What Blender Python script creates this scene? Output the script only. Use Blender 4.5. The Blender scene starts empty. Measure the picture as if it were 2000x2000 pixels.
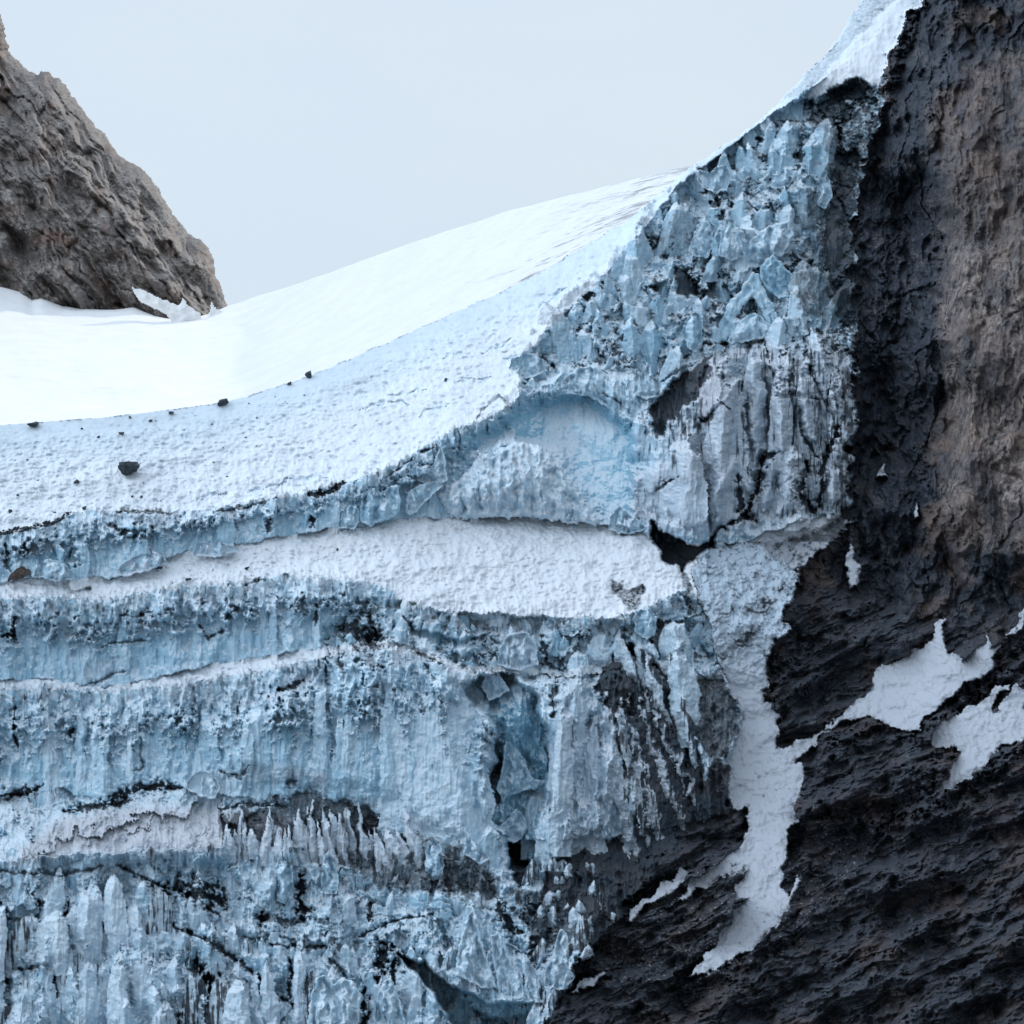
import bpy, math, random
import numpy as np

# ------------------------------------------------------------------ camera, sky, sun, exposure
scene = bpy.context.scene
COL = scene.collection
F = 4705.0                      # focal length in photograph pixels (photograph is 2000 px wide)
cam_d = bpy.data.cameras.new('camera')
cam_d.sensor_width = 36.0
cam_d.lens = 36.0 * F / 2000.0
cam_d.clip_start = 1.0
cam_d.clip_end = 20000.0
cam = bpy.data.objects.new('camera', cam_d)
cam.rotation_euler = (math.radians(90), 0, 0)
COL.objects.link(cam)
scene.camera = cam

SUN_EL, SUN_AZ = 28.0, 30.0     # sun stands beyond the glacier, to the right
world = bpy.data.worlds.new('World')
scene.world = world
world.use_nodes = True
wn, wl = world.node_tree.nodes, world.node_tree.links
wn.clear()
wo = wn.new('ShaderNodeOutputWorld')
bg = wn.new('ShaderNodeBackground')
sky = wn.new('ShaderNodeTexSky')
sky.sky_type = 'NISHITA'
sky.sun_disc = False
sky.sun_elevation = math.radians(SUN_EL)
sky.sun_rotation = math.radians(SUN_AZ)
sky.air_density = 1.0
sky.dust_density = 2.0
sky.altitude = 2500
# a thin high veil of cloud in front of the blue
tc = wn.new('ShaderNodeTexCoord')
mp = wn.new('ShaderNodeMapping'); mp.inputs['Scale'].default_value = (1.0, 1.0, 2.6)
cl = wn.new('ShaderNodeTexNoise'); cl.inputs['Scale'].default_value = 3.0; cl.inputs['Detail'].default_value = 5
cr = wn.new('ShaderNodeValToRGB')
cr.color_ramp.elements[0].position = 0.3; cr.color_ramp.elements[0].color = (5.3, 6.2, 7.1, 1)
cr.color_ramp.elements[1].position = 0.75; cr.color_ramp.elements[1].color = (5.8, 6.45, 7.05, 1)
sep = wn.new('ShaderNodeSeparateXYZ')
mr = wn.new('ShaderNodeMapRange')
mr.inputs['From Min'].default_value = 0.05; mr.inputs['From Max'].default_value = 0.8
mr.inputs['To Min'].default_value = 0.97; mr.inputs['To Max'].default_value = 0.62
mx = wn.new('ShaderNodeMix'); mx.data_type = 'RGBA'
wl.new(tc.outputs['Generated'], mp.inputs['Vector']); wl.new(mp.outputs['Vector'], cl.inputs['Vector'])
wl.new(cl.outputs['Fac'], cr.inputs['Fac'])
wl.new(tc.outputs['Generated'], sep.inputs['Vector']); wl.new(sep.outputs['Z'], mr.inputs['Value'])
wl.new(mr.outputs['Result'], mx.inputs['Factor'])
wl.new(sky.outputs['Color'], mx.inputs[6]); wl.new(cr.outputs['Color'], mx.inputs[7])
# overcast veil is brighter overhead; below the horizon lies the dim valley
er = wn.new('ShaderNodeValToRGB'); er.color_ramp.interpolation = 'EASE'
els = er.color_ramp.elements
els[0].position = 0.46; els[0].color = (0.10, 0.115, 0.13, 1)
els[1].position = 0.505; els[1].color = (0.45, 0.45, 0.45, 1)
e3 = els.new(0.64); e3.color = (0.47, 0.47, 0.47, 1)
e5 = els.new(0.78); e5.color = (0.85, 0.85, 0.85, 1)
e4 = els.new(1.0); e4.color = (1, 1, 1, 1)
half = wn.new('ShaderNodeMath'); half.operation = 'MULTIPLY_ADD'; half.inputs[1].default_value = 0.5; half.inputs[2].default_value = 0.5
wl.new(sep.outputs['Z'], half.inputs[0]); wl.new(half.outputs[0], er.inputs['Fac'])
mu = wn.new('ShaderNodeVectorMath'); mu.operation = 'MULTIPLY'
wl.new(mx.outputs[2], mu.inputs[0]); wl.new(er.outputs['Color'], mu.inputs[1])
sc_ = wn.new('ShaderNodeVectorMath'); sc_.operation = 'SCALE'; sc_.inputs['Scale'].default_value = 2.15
wl.new(mu.outputs[0], sc_.inputs[0])
# sky brightened at left and dimmed at right, added for side light
ar = wn.new('ShaderNodeValToRGB'); ar.color_ramp.interpolation = 'EASE'
ae = ar.color_ramp.elements
ae[0].position = 0.12; ae[0].color = (1, 1, 1, 1)
ae[1].position = 0.38; ae[1].color = (0.5, 0.5, 0.5, 1)
a3 = ae.new(0.62); a3.color = (0.48, 0.48, 0.48, 1)
a4 = ae.new(0.88); a4.color = (0.16, 0.17, 0.18, 1)
hx = wn.new('ShaderNodeMath'); hx.operation = 'MULTIPLY_ADD'; hx.inputs[1].default_value = 0.5; hx.inputs[2].default_value = 0.5
wl.new(sep.outputs['X'], hx.inputs[0]); wl.new(hx.outputs[0], ar.inputs['Fac'])
m2 = wn.new('ShaderNodeVectorMath'); m2.operation = 'MULTIPLY'
wl.new(sc_.outputs[0], m2.inputs[0]); wl.new(ar.outputs['Color'], m2.inputs[1])
m3 = wn.new('ShaderNodeVectorMath'); m3.operation = 'SCALE'; m3.inputs['Scale'].default_value = 2.13
wl.new(m2.outputs[0], m3.inputs[0])
wl.new(m3.outputs[0], bg.inputs['Color'])
bg.inputs['Strength'].default_value = 0.10
wl.new(bg.outputs['Background'], wo.inputs['Surface'])

sun_d = bpy.data.lights.new('sun', 'SUN')
sun_d.energy = 2.0
sun_d.angle = math.radians(1.0)
sun_d.color = (1.0, 0.96, 0.9)
sun = bpy.data.objects.new('sun', sun_d)
se, sa = math.radians(SUN_EL), math.radians(SUN_AZ)
sdir = (math.sin(sa) * math.cos(se), math.cos(sa) * math.cos(se), math.sin(se))   # towards the sun
from mathutils import Vector
sun.rotation_euler = Vector(sdir).to_track_quat('Z', 'Y').to_euler()
COL.objects.link(sun)

scene.view_settings.view_transform = 'Standard'
scene.view_settings.look = 'None'
scene.view_settings.gamma = 1
scene.view_settings.use_curve_mapping = False
scene.view_settings.exposure = 0.28
scene.render.engine = 'CYCLES'
scene.cycles.max_bounces = 4
scene.cycles.diffuse_bounces = 3

# ------------------------------------------------------------------ noise in numpy
f32 = np.float32
rng = np.random.RandomState(7)
PA = rng.rand(256, 256).astype(f32) * 2 * np.pi
GX, GY = np.cos(PA), np.sin(PA)
RT = rng.rand(4, 256, 256).astype(f32)

def perlin(x, y, s=0):
    x = x + s * 17.31; y = y + s * 9.73
    xi = np.floor(x).astype(np.int32); yi = np.floor(y).astype(np.int32)
    xf = (x - xi).astype(f32); yf = (y - yi).astype(f32)
    a, b = xi & 255, (xi + 1) & 255
    c, d = yi & 255, (yi + 1) & 255
    u = xf * xf * xf * (xf * (xf * 6 - 15) + 10); v = yf * yf * yf * (yf * (yf * 6 - 15) + 10)
    n00 = GX[a, c] * xf + GY[a, c] * yf
    n10 = GX[b, c] * (xf - 1) + GY[b, c] * yf
    n01 = GX[a, d] * xf + GY[a, d] * (yf - 1)
    n11 = GX[b, d] * (xf - 1) + GY[b, d] * (yf - 1)
    return ((n00 * (1 - u) + n10 * u) * (1 - v) + (n01 * (1 - u) + n11 * u) * v) * 1.5

def fbm(x, y, o=4, s=0, g=0.5):
    t = 0; a = 1.0; k = 1.0
    for i in range(o):
        t = t + a * perlin(x * k, y * k, s + i * 3.1); a *= g; k *= 2.03
    return t

def ridged(x, y, o=3, s=0, g=0.5):          # 0..1, sharp crests at 1
    t = 0; a = 1.0; k = 1.0; w = 0
    for i in range(o):
        t = t + a * (1 - np.abs(perlin(x * k, y * k, s + i * 3.1)) * 1.6); w += a; a *= g; k *= 2.1
    return t / w

def cells(x, y, s=0):                       # F1, F2, cell random (2), offset to the cell's point
    x = x + s * 5.7; y = y + s * 3.3
    xi = np.floor(x).astype(np.int32); yi = np.floor(y).astype(np.int32)
    xf = (x - xi).astype(f32); yf = (y - yi).astype(f32)
    f1 = np.full(x.shape, 9, f32); f2 = np.full(x.shape, 9, f32)
    r1 = np.zeros(x.shape, f32); r2 = np.zeros(x.shape, f32); r3 = np.zeros(x.shape, f32)
    ox = np.zeros(x.shape, f32); oy = np.zeros(x.shape, f32)
    for i in (-1, 0, 1):
        for j in (-1, 0, 1):
            a, b = (xi + i) & 255, (yi + j) & 255
            dx = i + RT[0][a, b] - xf; dy = j + RT[1][a, b] - yf
            d = np.sqrt(dx * dx + dy * dy)
            n = d < f1
            f2 = np.where(n, f1, np.minimum(f2, d))
            r1 = np.where(n, RT[2][a, b], r1); r2 = np.where(n, RT[3][a, b], r2)
            r3 = np.where(n, RT[0][b, a], r3)
            ox = np.where(n, dx, ox); oy = np.where(n, dy, oy)
            f1 = np.where(n, d, f1)
    return f1, f2, r1, r2, r3, ox, oy

def facet(x, y, s=0, k=0.8):                 # continuous field of flat-sided pyramids, 0 at the tips
    x = x + s * 4.9; y = y + s * 7.7
    xi = np.floor(x).astype(np.int32); yi = np.floor(y).astype(np.int32)
    xf = (x - xi).astype(f32); yf = (y - yi).astype(f32)
    f1 = np.full(x.shape, 9, f32)
    for i in (-1, 0, 1):
        for j in (-1, 0, 1):
            a, b = (xi + i) & 255, (yi + j) & 255
            dx = i + RT[0][a, b] - xf; dy = j + RT[1][a, b] - yf
            sk = (RT[2][a, b] - .5) * 1.2
            d = np.abs(dx + sk * dy) + k * np.abs(dy - sk * dx) + RT[3][a, b] * .25
            f1 = np.minimum(f1, d)
    return f1

def smooth(a, b, x):
    t = np.clip((x - a) / (b - a), 0, 1)
    return t * t * (3 - 2 * t)

def line_dist(px, py, pts):
    d = np.full(px.shape, 1e9, f32); q = np.zeros(px.shape, f32); n = len(pts)
    ls = [math.hypot(pts[i + 1][0] - pts[i][0], pts[i + 1][1] - pts[i][1]) for i in range(n - 1)]
    tot = sum(ls) + 1e-6; acc = 0
    for i in range(n - 1):
        ax, ay = pts[i][:2]; bx, by = pts[i + 1][:2]
        vx, vy = bx - ax, by - ay
        t = np.clip(((px - ax) * vx + (py - ay) * vy) / (vx * vx + vy * vy + 1e-9), 0, 1)
        di = np.hypot(px - ax - t * vx, py - ay - t * vy)
        n_ = di < d
        d = np.where(n_, di, d); q = np.where(n_, (acc + t * ls[i]) / tot, q); acc += ls[i]
    return d, q

def seg_dist(px, py, pts, closed=False):
    d = np.full(px.shape, 1e9, f32); n = len(pts)
    for i in range(n if closed else n - 1):
        ax, ay = pts[i][:2]; bx, by = pts[(i + 1) % n][:2]
        vx, vy = bx - ax, by - ay
        L = vx * vx + vy * vy + 1e-9
        t = np.clip(((px - ax) * vx + (py - ay) * vy) / L, 0, 1)
        d = np.minimum(d, np.hypot(px - ax - t * vx, py - ay - t * vy))
    return d

def inside(px, py, pts):
    r = np.zeros(px.shape, bool); n = len(pts)
    for i in range(n):
        ax, ay = pts[i]; bx, by = pts[(i + 1) % n]
        if ay == by: continue
        c = (ay > py) != (by > py)
        r ^= c & (px < (bx - ax) * (py - ay) / (by - ay) + ax)
    return r

def sdist(px, py, pts):                     # positive inside
    d = seg_dist(px, py, pts, True)
    return np.where(inside(px, py, pts), d, -d)

# ------------------------------------------------------------------ materials
def new_mat(name):
    m = bpy.data.materials.new(name); m.use_nodes = True
    nt = m.node_tree; nt.nodes.clear()
    out = nt.nodes.new('ShaderNodeOutputMaterial'); p = nt.nodes.new('ShaderNodeBsdfPrincipled')
    nt.links.new(p.outputs['BSDF'], out.inputs['Surface'])
    return m, nt, p

class NB:
    def __init__(s, nt):
        s.nt = nt; s.co = nt.nodes.new('ShaderNodeTexCoord').outputs['Object']
    def noise(s, scale, detail=4, rough=0.55, stretch=None, dist=0.0):
        n = s.nt.nodes.new('ShaderNodeTexNoise')
        n.inputs['Scale'].default_value = scale; n.inputs['Detail'].default_value = detail
        n.inputs['Roughness'].default_value = rough; n.inputs['Distortion'].default_value = dist
        v = s.co
        if stretch:
            m = s.nt.nodes.new('ShaderNodeMapping'); m.inputs['Scale'].default_value = stretch[:3]
            if len(stretch) > 3: m.inputs['Rotation'].default_value = stretch[3:]
            s.nt.links.new(v, m.inputs['Vector']); v = m.outputs['Vector']
        s.nt.links.new(v, n.inputs['Vector']); return n.outputs['Fac']
    def attr(s, name):
        a = s.nt.nodes.new('ShaderNodeAttribute'); a.attribute_name = name; return a.outputs['Fac']
    def math(s, op, a, b=None, clamp=False):
        m = s.nt.nodes.new('ShaderNodeMath'); m.operation = op; m.use_clamp = clamp
        for i, v in enumerate((a, b)):
            if v is None: continue
            if isinstance(v, (int, float)): m.inputs[i].default_value = v
            else: s.nt.links.new(v, m.inputs[i])
        return m.outputs[0]
    def mix(s, f, a, b):
        m = s.nt.nodes.new('ShaderNodeMix'); m.data_type = 'RGBA'
        for i, v in ((0, f), (6, a), (7, b)):
            if isinstance(v, (int, float)): m.inputs[i].default_value = v
            elif isinstance(v, tuple): m.inputs[i].default_value = v + (1,)
            else: s.nt.links.new(v, m.inputs[i])
        return m.outputs[2]
    def ramp(s, v, lo, hi):
        m = s.nt.nodes.new('ShaderNodeMapRange'); m.interpolation_type = 'SMOOTHSTEP'
        m.inputs['From Min'].default_value = lo; m.inputs['From Max'].default_value = hi
        s.nt.links.new(v, m.inputs['Value']); return m.outputs['Result']
    def bump(s, h, strength, dist):
        b = s.nt.nodes.new('ShaderNodeBump'); b.inputs['Strength'].default_value = strength
        b.inputs['Distance'].default_value = dist; s.nt.links.new(h, b.inputs['Height']); return b.outputs['Normal']

def ice_material():
    m, nt, p = new_mat('glacier_ice'); b = NB(nt)
    n1 = b.noise(0.12, 5); n2 = b.noise(1.1, 6, 0.65); n3 = b.noise(0.55, 4, 0.6, (1, 1, 0.14))
    c = b.mix(b.ramp(n1, 0.35, 0.65), (0.34, 0.505, 0.62), (0.48, 0.625, 0.72))
    c = b.mix(b.ramp(n3, 0.50, 0.75), c, (0.58, 0.69, 0.775))
    c = b.mix(b.attr('blue'), c, (0.29, 0.505, 0.63))
    sn = b.math('ADD', b.attr('snow'), b.math('MULTIPLY', b.math('SUBTRACT', n2, 0.5), 0.5), True)
    geo = nt.nodes.new('ShaderNodeNewGeometry'); sx = nt.nodes.new('ShaderNodeSeparateXYZ')
    nt.links.new(geo.outputs['Normal'], sx.inputs[0])      # weathered crust plus painted highlights whiten surfaces that face up
    crust_highlight = b.math('MULTIPLY', b.ramp(b.math('ADD', sx.outputs['Z'], b.math('MULTIPLY', b.math('SUBTRACT', n2, 0.5), 0.6)), 0.35, 0.75), 0.7)
    sn = b.math('MAXIMUM', sn, crust_highlight)
    c = b.mix(sn, c, (0.74, 0.80, 0.845))
    c = b.mix(b.math('MULTIPLY', b.attr('warm'), 0.8), c, (0.52, 0.50, 0.53))
    d = b.attr('dirt_shade')
    n5 = b.noise(0.5, 5, 0.6, (1, 1, 0.3))
    th = b.ramp(b.math('ADD', d, b.math('ADD', b.math('MULTIPLY', b.math('SUBTRACT', n2, 0.5), 0.55), b.math('MULTIPLY', b.math('SUBTRACT', n5, 0.5), 0.8))), 0.36, 0.80)
    dd = b.math('ADD', b.math('MULTIPLY', th, 0.62), b.math('MULTIPLY', d, 0.36), True)
    c = b.mix(dd, c, b.mix(b.ramp(n1, 0.4, 0.6), (0.022, 0.034, 0.048), (0.042, 0.045, 0.054)))
    nt.links.new(c, p.inputs['Base Color'])
    p.inputs['Roughness'].default_value = 0.55
    p.inputs['Specular IOR Level'].default_value = 0.25
    h = b.math('ADD', b.noise(0.9, 5, 0.6), b.math('MULTIPLY', b.noise(2.2, 4, 0.6, (1, 1, 0.2)), 0.5))
    nt.links.new(b.bump(h, 0.45, 0.5), p.inputs['Normal'])
    return m

def snow_material(name, tint, rough=0.35):
    m, nt, p = new_mat(name); b = NB(nt)
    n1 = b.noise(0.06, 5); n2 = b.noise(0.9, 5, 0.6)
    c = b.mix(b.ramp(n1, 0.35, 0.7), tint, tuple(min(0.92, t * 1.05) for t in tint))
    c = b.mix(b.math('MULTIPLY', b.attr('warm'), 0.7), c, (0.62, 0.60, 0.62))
    dd = b.math('MULTIPLY', b.attr('dirt_shade'), b.math('ADD', b.ramp(n2, 0.35, 0.65), 0.3), True)
    dd = b.math('MAXIMUM', dd, b.ramp(b.attr('dirt_shade'), 0.75, 0.95))
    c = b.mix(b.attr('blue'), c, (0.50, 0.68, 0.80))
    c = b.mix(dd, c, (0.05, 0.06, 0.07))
    nt.links.new(c, p.inputs['Base Color'])
    p.inputs['Roughness'].default_value = 0.7
    p.inputs['Specular IOR Level'].default_value = 0.1
    nt.links.new(b.bump(n2, rough, 0.5), p.inputs['Normal'])
    return m

def rock_material(name, dark, mid, brown, pale, rot=0.0, stretch=(1, 1, 0.35)):
    m, nt, p = new_mat(name); b = NB(nt)
    st = stretch + (0, rot, 0)
    n1 = b.noise(0.10, 6, 0.6, st, 0.6); n2 = b.noise(0.5, 6, 0.68, st, 0.4); n3 = b.noise(2.0, 4, 0.6); n4 = b.noise(0.035, 3)
    c = b.mix(b.ramp(n2, 0.35, 0.68), dark, mid)
    c = b.mix(b.math('MULTIPLY', b.attr('brown'), b.ramp(n1, 0.25, 0.7)), c, brown)
    c = b.mix(b.math('MULTIPLY', b.attr('pale'), b.ramp(n2, 0.38, 0.68)), c, pale)
    c = b.mix(b.math('MULTIPLY', b.ramp(n3, 0.62, 0.74), 0.15), c, tuple(t * 2.2 for t in mid))
    c = b.mix(b.attr('snow'), c, (0.8, 0.83, 0.87))
    nt.links.new(c, p.inputs['Base Color'])
    p.inputs['Roughness'].default_value = 0.75
    p.inputs['Specular IOR Level'].default_value = 0.2
    h = b.math('ADD', n2, b.math('MULTIPLY', n3, 0.3))
    nt.links.new(b.bump(h, 0.3, 0.35), p.inputs['Normal'])
    return m

M_ICE = ice_material()
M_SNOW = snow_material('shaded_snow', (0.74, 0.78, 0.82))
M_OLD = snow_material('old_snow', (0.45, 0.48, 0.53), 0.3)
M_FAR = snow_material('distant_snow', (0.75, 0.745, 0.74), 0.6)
M_ROCK = rock_material('dark_rock', (0.022, 0.029, 0.040), (0.058, 0.066, 0.082), (0.17, 0.125, 0.106), (0.31, 0.255, 0.225))
M_SLAB = rock_material('layered_rock', (0.028, 0.034, 0.044), (0.074, 0.080, 0.094), (0.090, 0.066, 0.062), (0.17, 0.175, 0.19), math.radians(-28), (0.35, 1, 1.6))
M_PEAK = rock_material('peak_rock', (0.11, 0.098, 0.094), (0.27, 0.24, 0.22), (0.19, 0.125, 0.10), (0.34, 0.30, 0.27), math.radians(50), (0.5, 1, 1.2))
M_BOULDER = rock_material('boulder_rock', (0.025, 0.035, 0.042), (0.06, 0.075, 0.085), (0.10, 0.07, 0.06), (0.1, 0.1, 0.1))
M_BROWN = rock_material('brown_boulder_rock', (0.05, 0.038, 0.032), (0.11, 0.085, 0.075), (0.12, 0.08, 0.06), (0.1, 0.1, 0.1))

# ------------------------------------------------------------------ mesh helpers
def link_mesh(name, V, Q, mat, attrs, parent=None):
    me = bpy.data.meshes.new(name)
    V = np.ascontiguousarray(V, f32); Q = np.ascontiguousarray(Q, np.int32)
    k = Q.shape[1]
    me.vertices.add(len(V)); me.vertices.foreach_set('co', V.ravel())
    me.loops.add(Q.size); me.loops.foreach_set('vertex_index', Q.ravel())
    me.polygons.add(len(Q))
    me.polygons.foreach_set('loop_start', np.arange(0, Q.size, k, dtype=np.int32))
    me.polygons.foreach_set('loop_total', np.full(len(Q), k, np.int32))
    me.polygons.foreach_set('use_smooth', np.ones(len(Q), bool))
    me.update(calc_edges=True)
    for a, arr in attrs.items():
        at = me.attributes.new(a, 'FLOAT', 'POINT')
        at.data.foreach_set('value', np.ascontiguousarray(arr, f32))
    me.materials.append(mat)
    o = bpy.data.objects.new(name, me); COL.objects.link(o)
    if parent: o.parent = parent
    return o

def tag(o, label=None, cat=None, group=None, kind=None):
    if label: o['label'] = label
    if cat: o['category'] = cat
    if group: o['group'] = group
    if kind: o['kind'] = kind
    return o

def to_world(u, v, y):
    return np.stack([y * (u - 1000) / F, y, y * (1000 - v) / F], -1)

STEP = 1.5
U1 = np.arange(-240, 2241, STEP, dtype=f32); V1 = np.arange(-160, 2161, STEP, dtype=f32)
U, V = np.meshgrid(U1, V1)
NV, NU = U.shape

def win(pts, pad):
    xs = [p[0] for p in pts]; ys = [p[1] for p in pts]
    a = max(0, int((min(xs) - pad - U1[0]) / STEP)); b = min(NU, int((max(xs) + pad - U1[0]) / STEP) + 2)
    c = max(0, int((min(ys) - pad - V1[0]) / STEP)); d = min(NV, int((max(ys) + pad - V1[0]) / STEP) + 2)
    return slice(c, d), slice(a, b)

# coordinates jittered so that every traced edge comes out ragged
JU = fbm(U / 34, V / 34, 4, 1) * 9 + perlin(U / 5, V / 5, 5) * 1.6
JV = fbm(U / 30, V / 34, 4, 2) * 9 + perlin(U / 5, V / 5, 6) * 1.6
WU, WV = U + JU, V + JV
BR = fbm(U / 15, V / 15, 3, 7, .6)
DS = fbm(U / 6, V / 60, 3, 8, .6) + .5 * fbm(U / 20, V / 40, 3, 9)

def poly(pts, soft=4.0, jag=1.0, grow=0.0):
    m = np.zeros(U.shape, f32); s = win(pts, 40)
    d = sdist(U[s] + JU[s] * jag, V[s] + JV[s] * jag, pts)
    m[s] = smooth(-soft, soft, d + grow)
    return m

def stroke(pts, width, jag=0.6, taper=True):
    m = np.zeros(U.shape, f32); s = win(pts, width * 3 + 12)
    d, q = line_dist(U[s] + JU[s] * jag * .8, V[s] + JV[s] * jag * .8, pts)
    w = width
    if taper == 'clean':
        w = width * (0.3 + 0.8 * np.sqrt(np.clip(4 * q * (1 - q), 0, 1)))
    elif taper:
        w = width * (0.25 + 0.95 * np.sqrt(np.clip(4 * q * (1 - q), 0, 1))) * np.clip(0.75 + 1.3 * BR[s], 0.12, 1.9)
    m[s] = np.exp(-(d / w) ** 2)
    if taper is True and width <= 5: m *= 0.72
    return m

# ------------------------------------------------------------------ glacier body: breaklines with depths
# each: list of (u, v, depth in metres)
C0 = [(-260, 838, 800), (0, 830, 804), (200, 815, 810), (330, 800, 818), (440, 785, 825), (600, 737, 838), (800, 650, 862), (1000, 560, 880),
      (1100, 505, 888), (1240, 420, 898), (1350, 325, 906), (1480, 238, 925), (1570, 152, 938), (1640, 72, 950), (1680, 5, 955), (1760, -90, 960), (2240, -400, 980)]
C1 = [(-260, 1060, 758), (0, 1040, 764), (70, 1028, 766), (165, 996, 770), (250, 998, 770), (330, 1000, 771), (430, 990, 774), (560, 968, 777), (700, 935, 781), (800, 890, 789),
      (885, 838, 797), (960, 815, 803), (1005, 785, 810), (1040, 700, 832), (1060, 655, 845), (1130, 590, 858), (1200, 515, 872), (1260, 440, 882), (1320, 365, 893),
      (1370, 330, 902), (1450, 268, 915), (1530, 205, 926), (1640, 130, 935), (1720, 60, 940), (2240, -300, 970)]
C2 = [(-260, 1160, 748), (0, 1140, 755), (60, 1125, 757), (150, 1132, 757), (215, 1127, 758), (290, 1100, 761), (370, 1075, 765), (450, 1066, 766), (520, 1052, 769), (600, 1042, 772), (660, 1028, 774),
      (720, 1028, 776), (800, 1012, 780), (900, 1012, 786), (1000, 1005, 791), (1080, 1010, 792), (1170, 1022, 791), (1230, 1028, 791), (1290, 1060, 786),
      (1380, 1058, 789), (1450, 1060, 792), (1500, 1040, 797), (1600, 1005, 802), (1700, 1000, 805), (2240, 1000, 810)]
C3 = [(-260, 1175, 742), (0, 1166, 748), (100, 1166, 750), (180, 1171, 750), (270, 1160, 750), (330, 1146, 751), (400, 1141, 752), (480, 1136, 752), (540, 1124, 754), (600, 1129, 750),
      (700, 1134, 748), (760, 1150, 745), (800, 1180, 740), (850, 1190, 739), (900, 1196, 740), (1000, 1200, 742), (1100, 1205, 743), (1200, 1206, 745), (1240, 1190, 749),
      (1300, 1165, 757), (1340, 1150, 763), (1400, 1200, 757), (1500, 1240, 757), (2240, 1250, 760)]
C4 = [(-260, 1340, 734), (0, 1330, 740), (60, 1325, 741), (130, 1332, 741), (200, 1342, 740), (300, 1326, 741), (400, 1302, 741), (450, 1291, 741), (550, 1276, 740), (640, 1262, 739), (720, 1252, 736),
      (800, 1262, 733), (900, 1300, 731), (1000, 1300, 733), (1100, 1310, 735), (1200, 1290, 738), (1300, 1290, 743), (1400, 1330, 744), (2240, 1350, 745)]
C5 = [(-260, 1352, 730), (0, 1346, 736), (100, 1342, 737), (200, 1350, 736), (330, 1338, 736), (450, 1320, 735), (560, 1300, 733), (640, 1284, 733), (720, 1264, 733),
      (800, 1275, 731), (900, 1315, 728), (1000, 1315, 731), (1100, 1322, 733), (1200, 1310, 735), (1300, 1310, 740), (1400, 1350, 741), (2240, 1370, 742)]
C6 = [(-260, 1560, 716), (0, 1552, 720), (80, 1545, 722), (130, 1540, 722), (200, 1572, 718), (300, 1532, 720), (400, 1548, 718), (500, 1562, 716), (600, 1548, 717), (700, 1578, 714), (800, 1602, 711),
      (900, 1618, 709), (1000, 1640, 708), (1100, 1640, 711), (1200, 1640, 716), (1300, 1620, 720), (1400, 1590, 724), (2240, 1590, 730)]
C7 = [(-260, 1690, 690), (0, 1682, 694), (200, 1666, 698), (400, 1655, 700), (600, 1655, 701), (700, 1660, 702), (800, 1665, 701), (900, 1680, 700), (1000, 1700, 697), (1200, 1700, 700), (1400, 1660, 712), (2240, 1660, 720)]
C8 = [(-260, 1800, 680), (0, 1795, 684), (300, 1815, 685), (600, 1850, 682), (900, 1860, 680), (1200, 1850, 674), (2240, 1850, 670)]
C9 = [(-260, 1835, 672), (0, 1828, 676), (300, 1845, 677), (600, 1885, 673), (900, 1900, 670), (1200, 1900, 660), (2240, 1900, 650)]
C10 = [(-260, 2170, 650), (1000, 2170, 648), (1200, 2170, 622), (2240, 2170, 620)]
CC = [C0, C1, C2, C3, C4, C5, C6, C7, C8, C9, C10]
lipn = (ridged(U1 / 16, U1 * 0 + 3.3, 2, 4) - 0.6) * 22
vk, yk = [], []
uw = U + JU * 0.8
for i, c in enumerate(CC):
    a = np.array(c, f32)
    vk.append(np.interp(uw, a[:, 0], a[:, 1]).astype(f32)); yk.append(np.interp(uw, a[:, 0], a[:, 2]).astype(f32))
LIP = 0
for i in (1, 3, 5, 8):                       # ragged toothed lips of the ice cliffs
    amp = {1: 0.35, 3: 0.9, 5: 0.7, 8: 1.1}[i]
    lipd = lipn[None, :] * amp * 0.2 + perlin(U / 7, V / 16 + i, 3) * 6 * amp
    LIP = LIP + lipd * np.exp(-((V - vk[i]) / 20) ** 2)
V_ = V + (JV * np.where(V < 900, 0.15, 0.55) + LIP) * smooth(0, 60, V - vk[0])
YG = yk[0].copy(); band = np.zeros(U.shape, np.int8)
for i in range(len(CC) - 1):
    t = np.clip((V_ - vk[i]) / np.maximum(vk[i + 1] - vk[i], 3), 0, 1)
    YG += (yk[i + 1] - yk[i]) * t
    band[V_ >= vk[i]] = i + 1
face = np.zeros(U.shape, f32)
for i in (1, 3, 5):
    t = (V_ - vk[i]) / np.maximum(vk[i + 1] - vk[i], 3) + 0.25 * BR
    face = np.where(band == i + 1, smooth(.28, .55, t), face)
face *= smooth(1020, 900, U)
# band 1 snow slope, 2 upper cliff/icefall, 3 bench, 4 cliff two, 5 ledge, 6 cliff three, 7 dirty bench, 8 lower cliff, 9 ledge, 10 lowest cliff

# ------------------------------------------------------------------ rock wall and slabs depth by thin plate through control points
RP = np.array([(1650, 0, 948), (1650, 400, 896), (1650, 800, 842), (1650, 1000, 806), (1750, -150, 945), (1750, 0, 935), (1750, 400, 900), (1750, 800, 856), (1760, 1100, 800),
               (1860, 150, 880), (1850, 300, 858), (1860, 700, 812), (1850, 1000, 786), (2000, -150, 880), (2000, 0, 868), (2000, 400, 822), (2000, 800, 788), (2000, 1150, 762), (1500, 1250, 772),
               (1520, 1400, 752), (1600, 1430, 750), (1900, 1300, 752), (2000, 1400, 738), (1560, 1600, 722), (1800, 1600, 712), (2000, 1600, 704), (1450, 1900, 672), (1700, 1900, 664),
               (2000, 1900, 652), (1250, 1800, 690), (1100, 2000, 655), (1200, 2160, 630), (1700, 2160, 618), (2240, 2160, 600), (2240, 1000, 740), (2240, 0, 840), (2240, 1500, 690)], np.float64)
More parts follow.
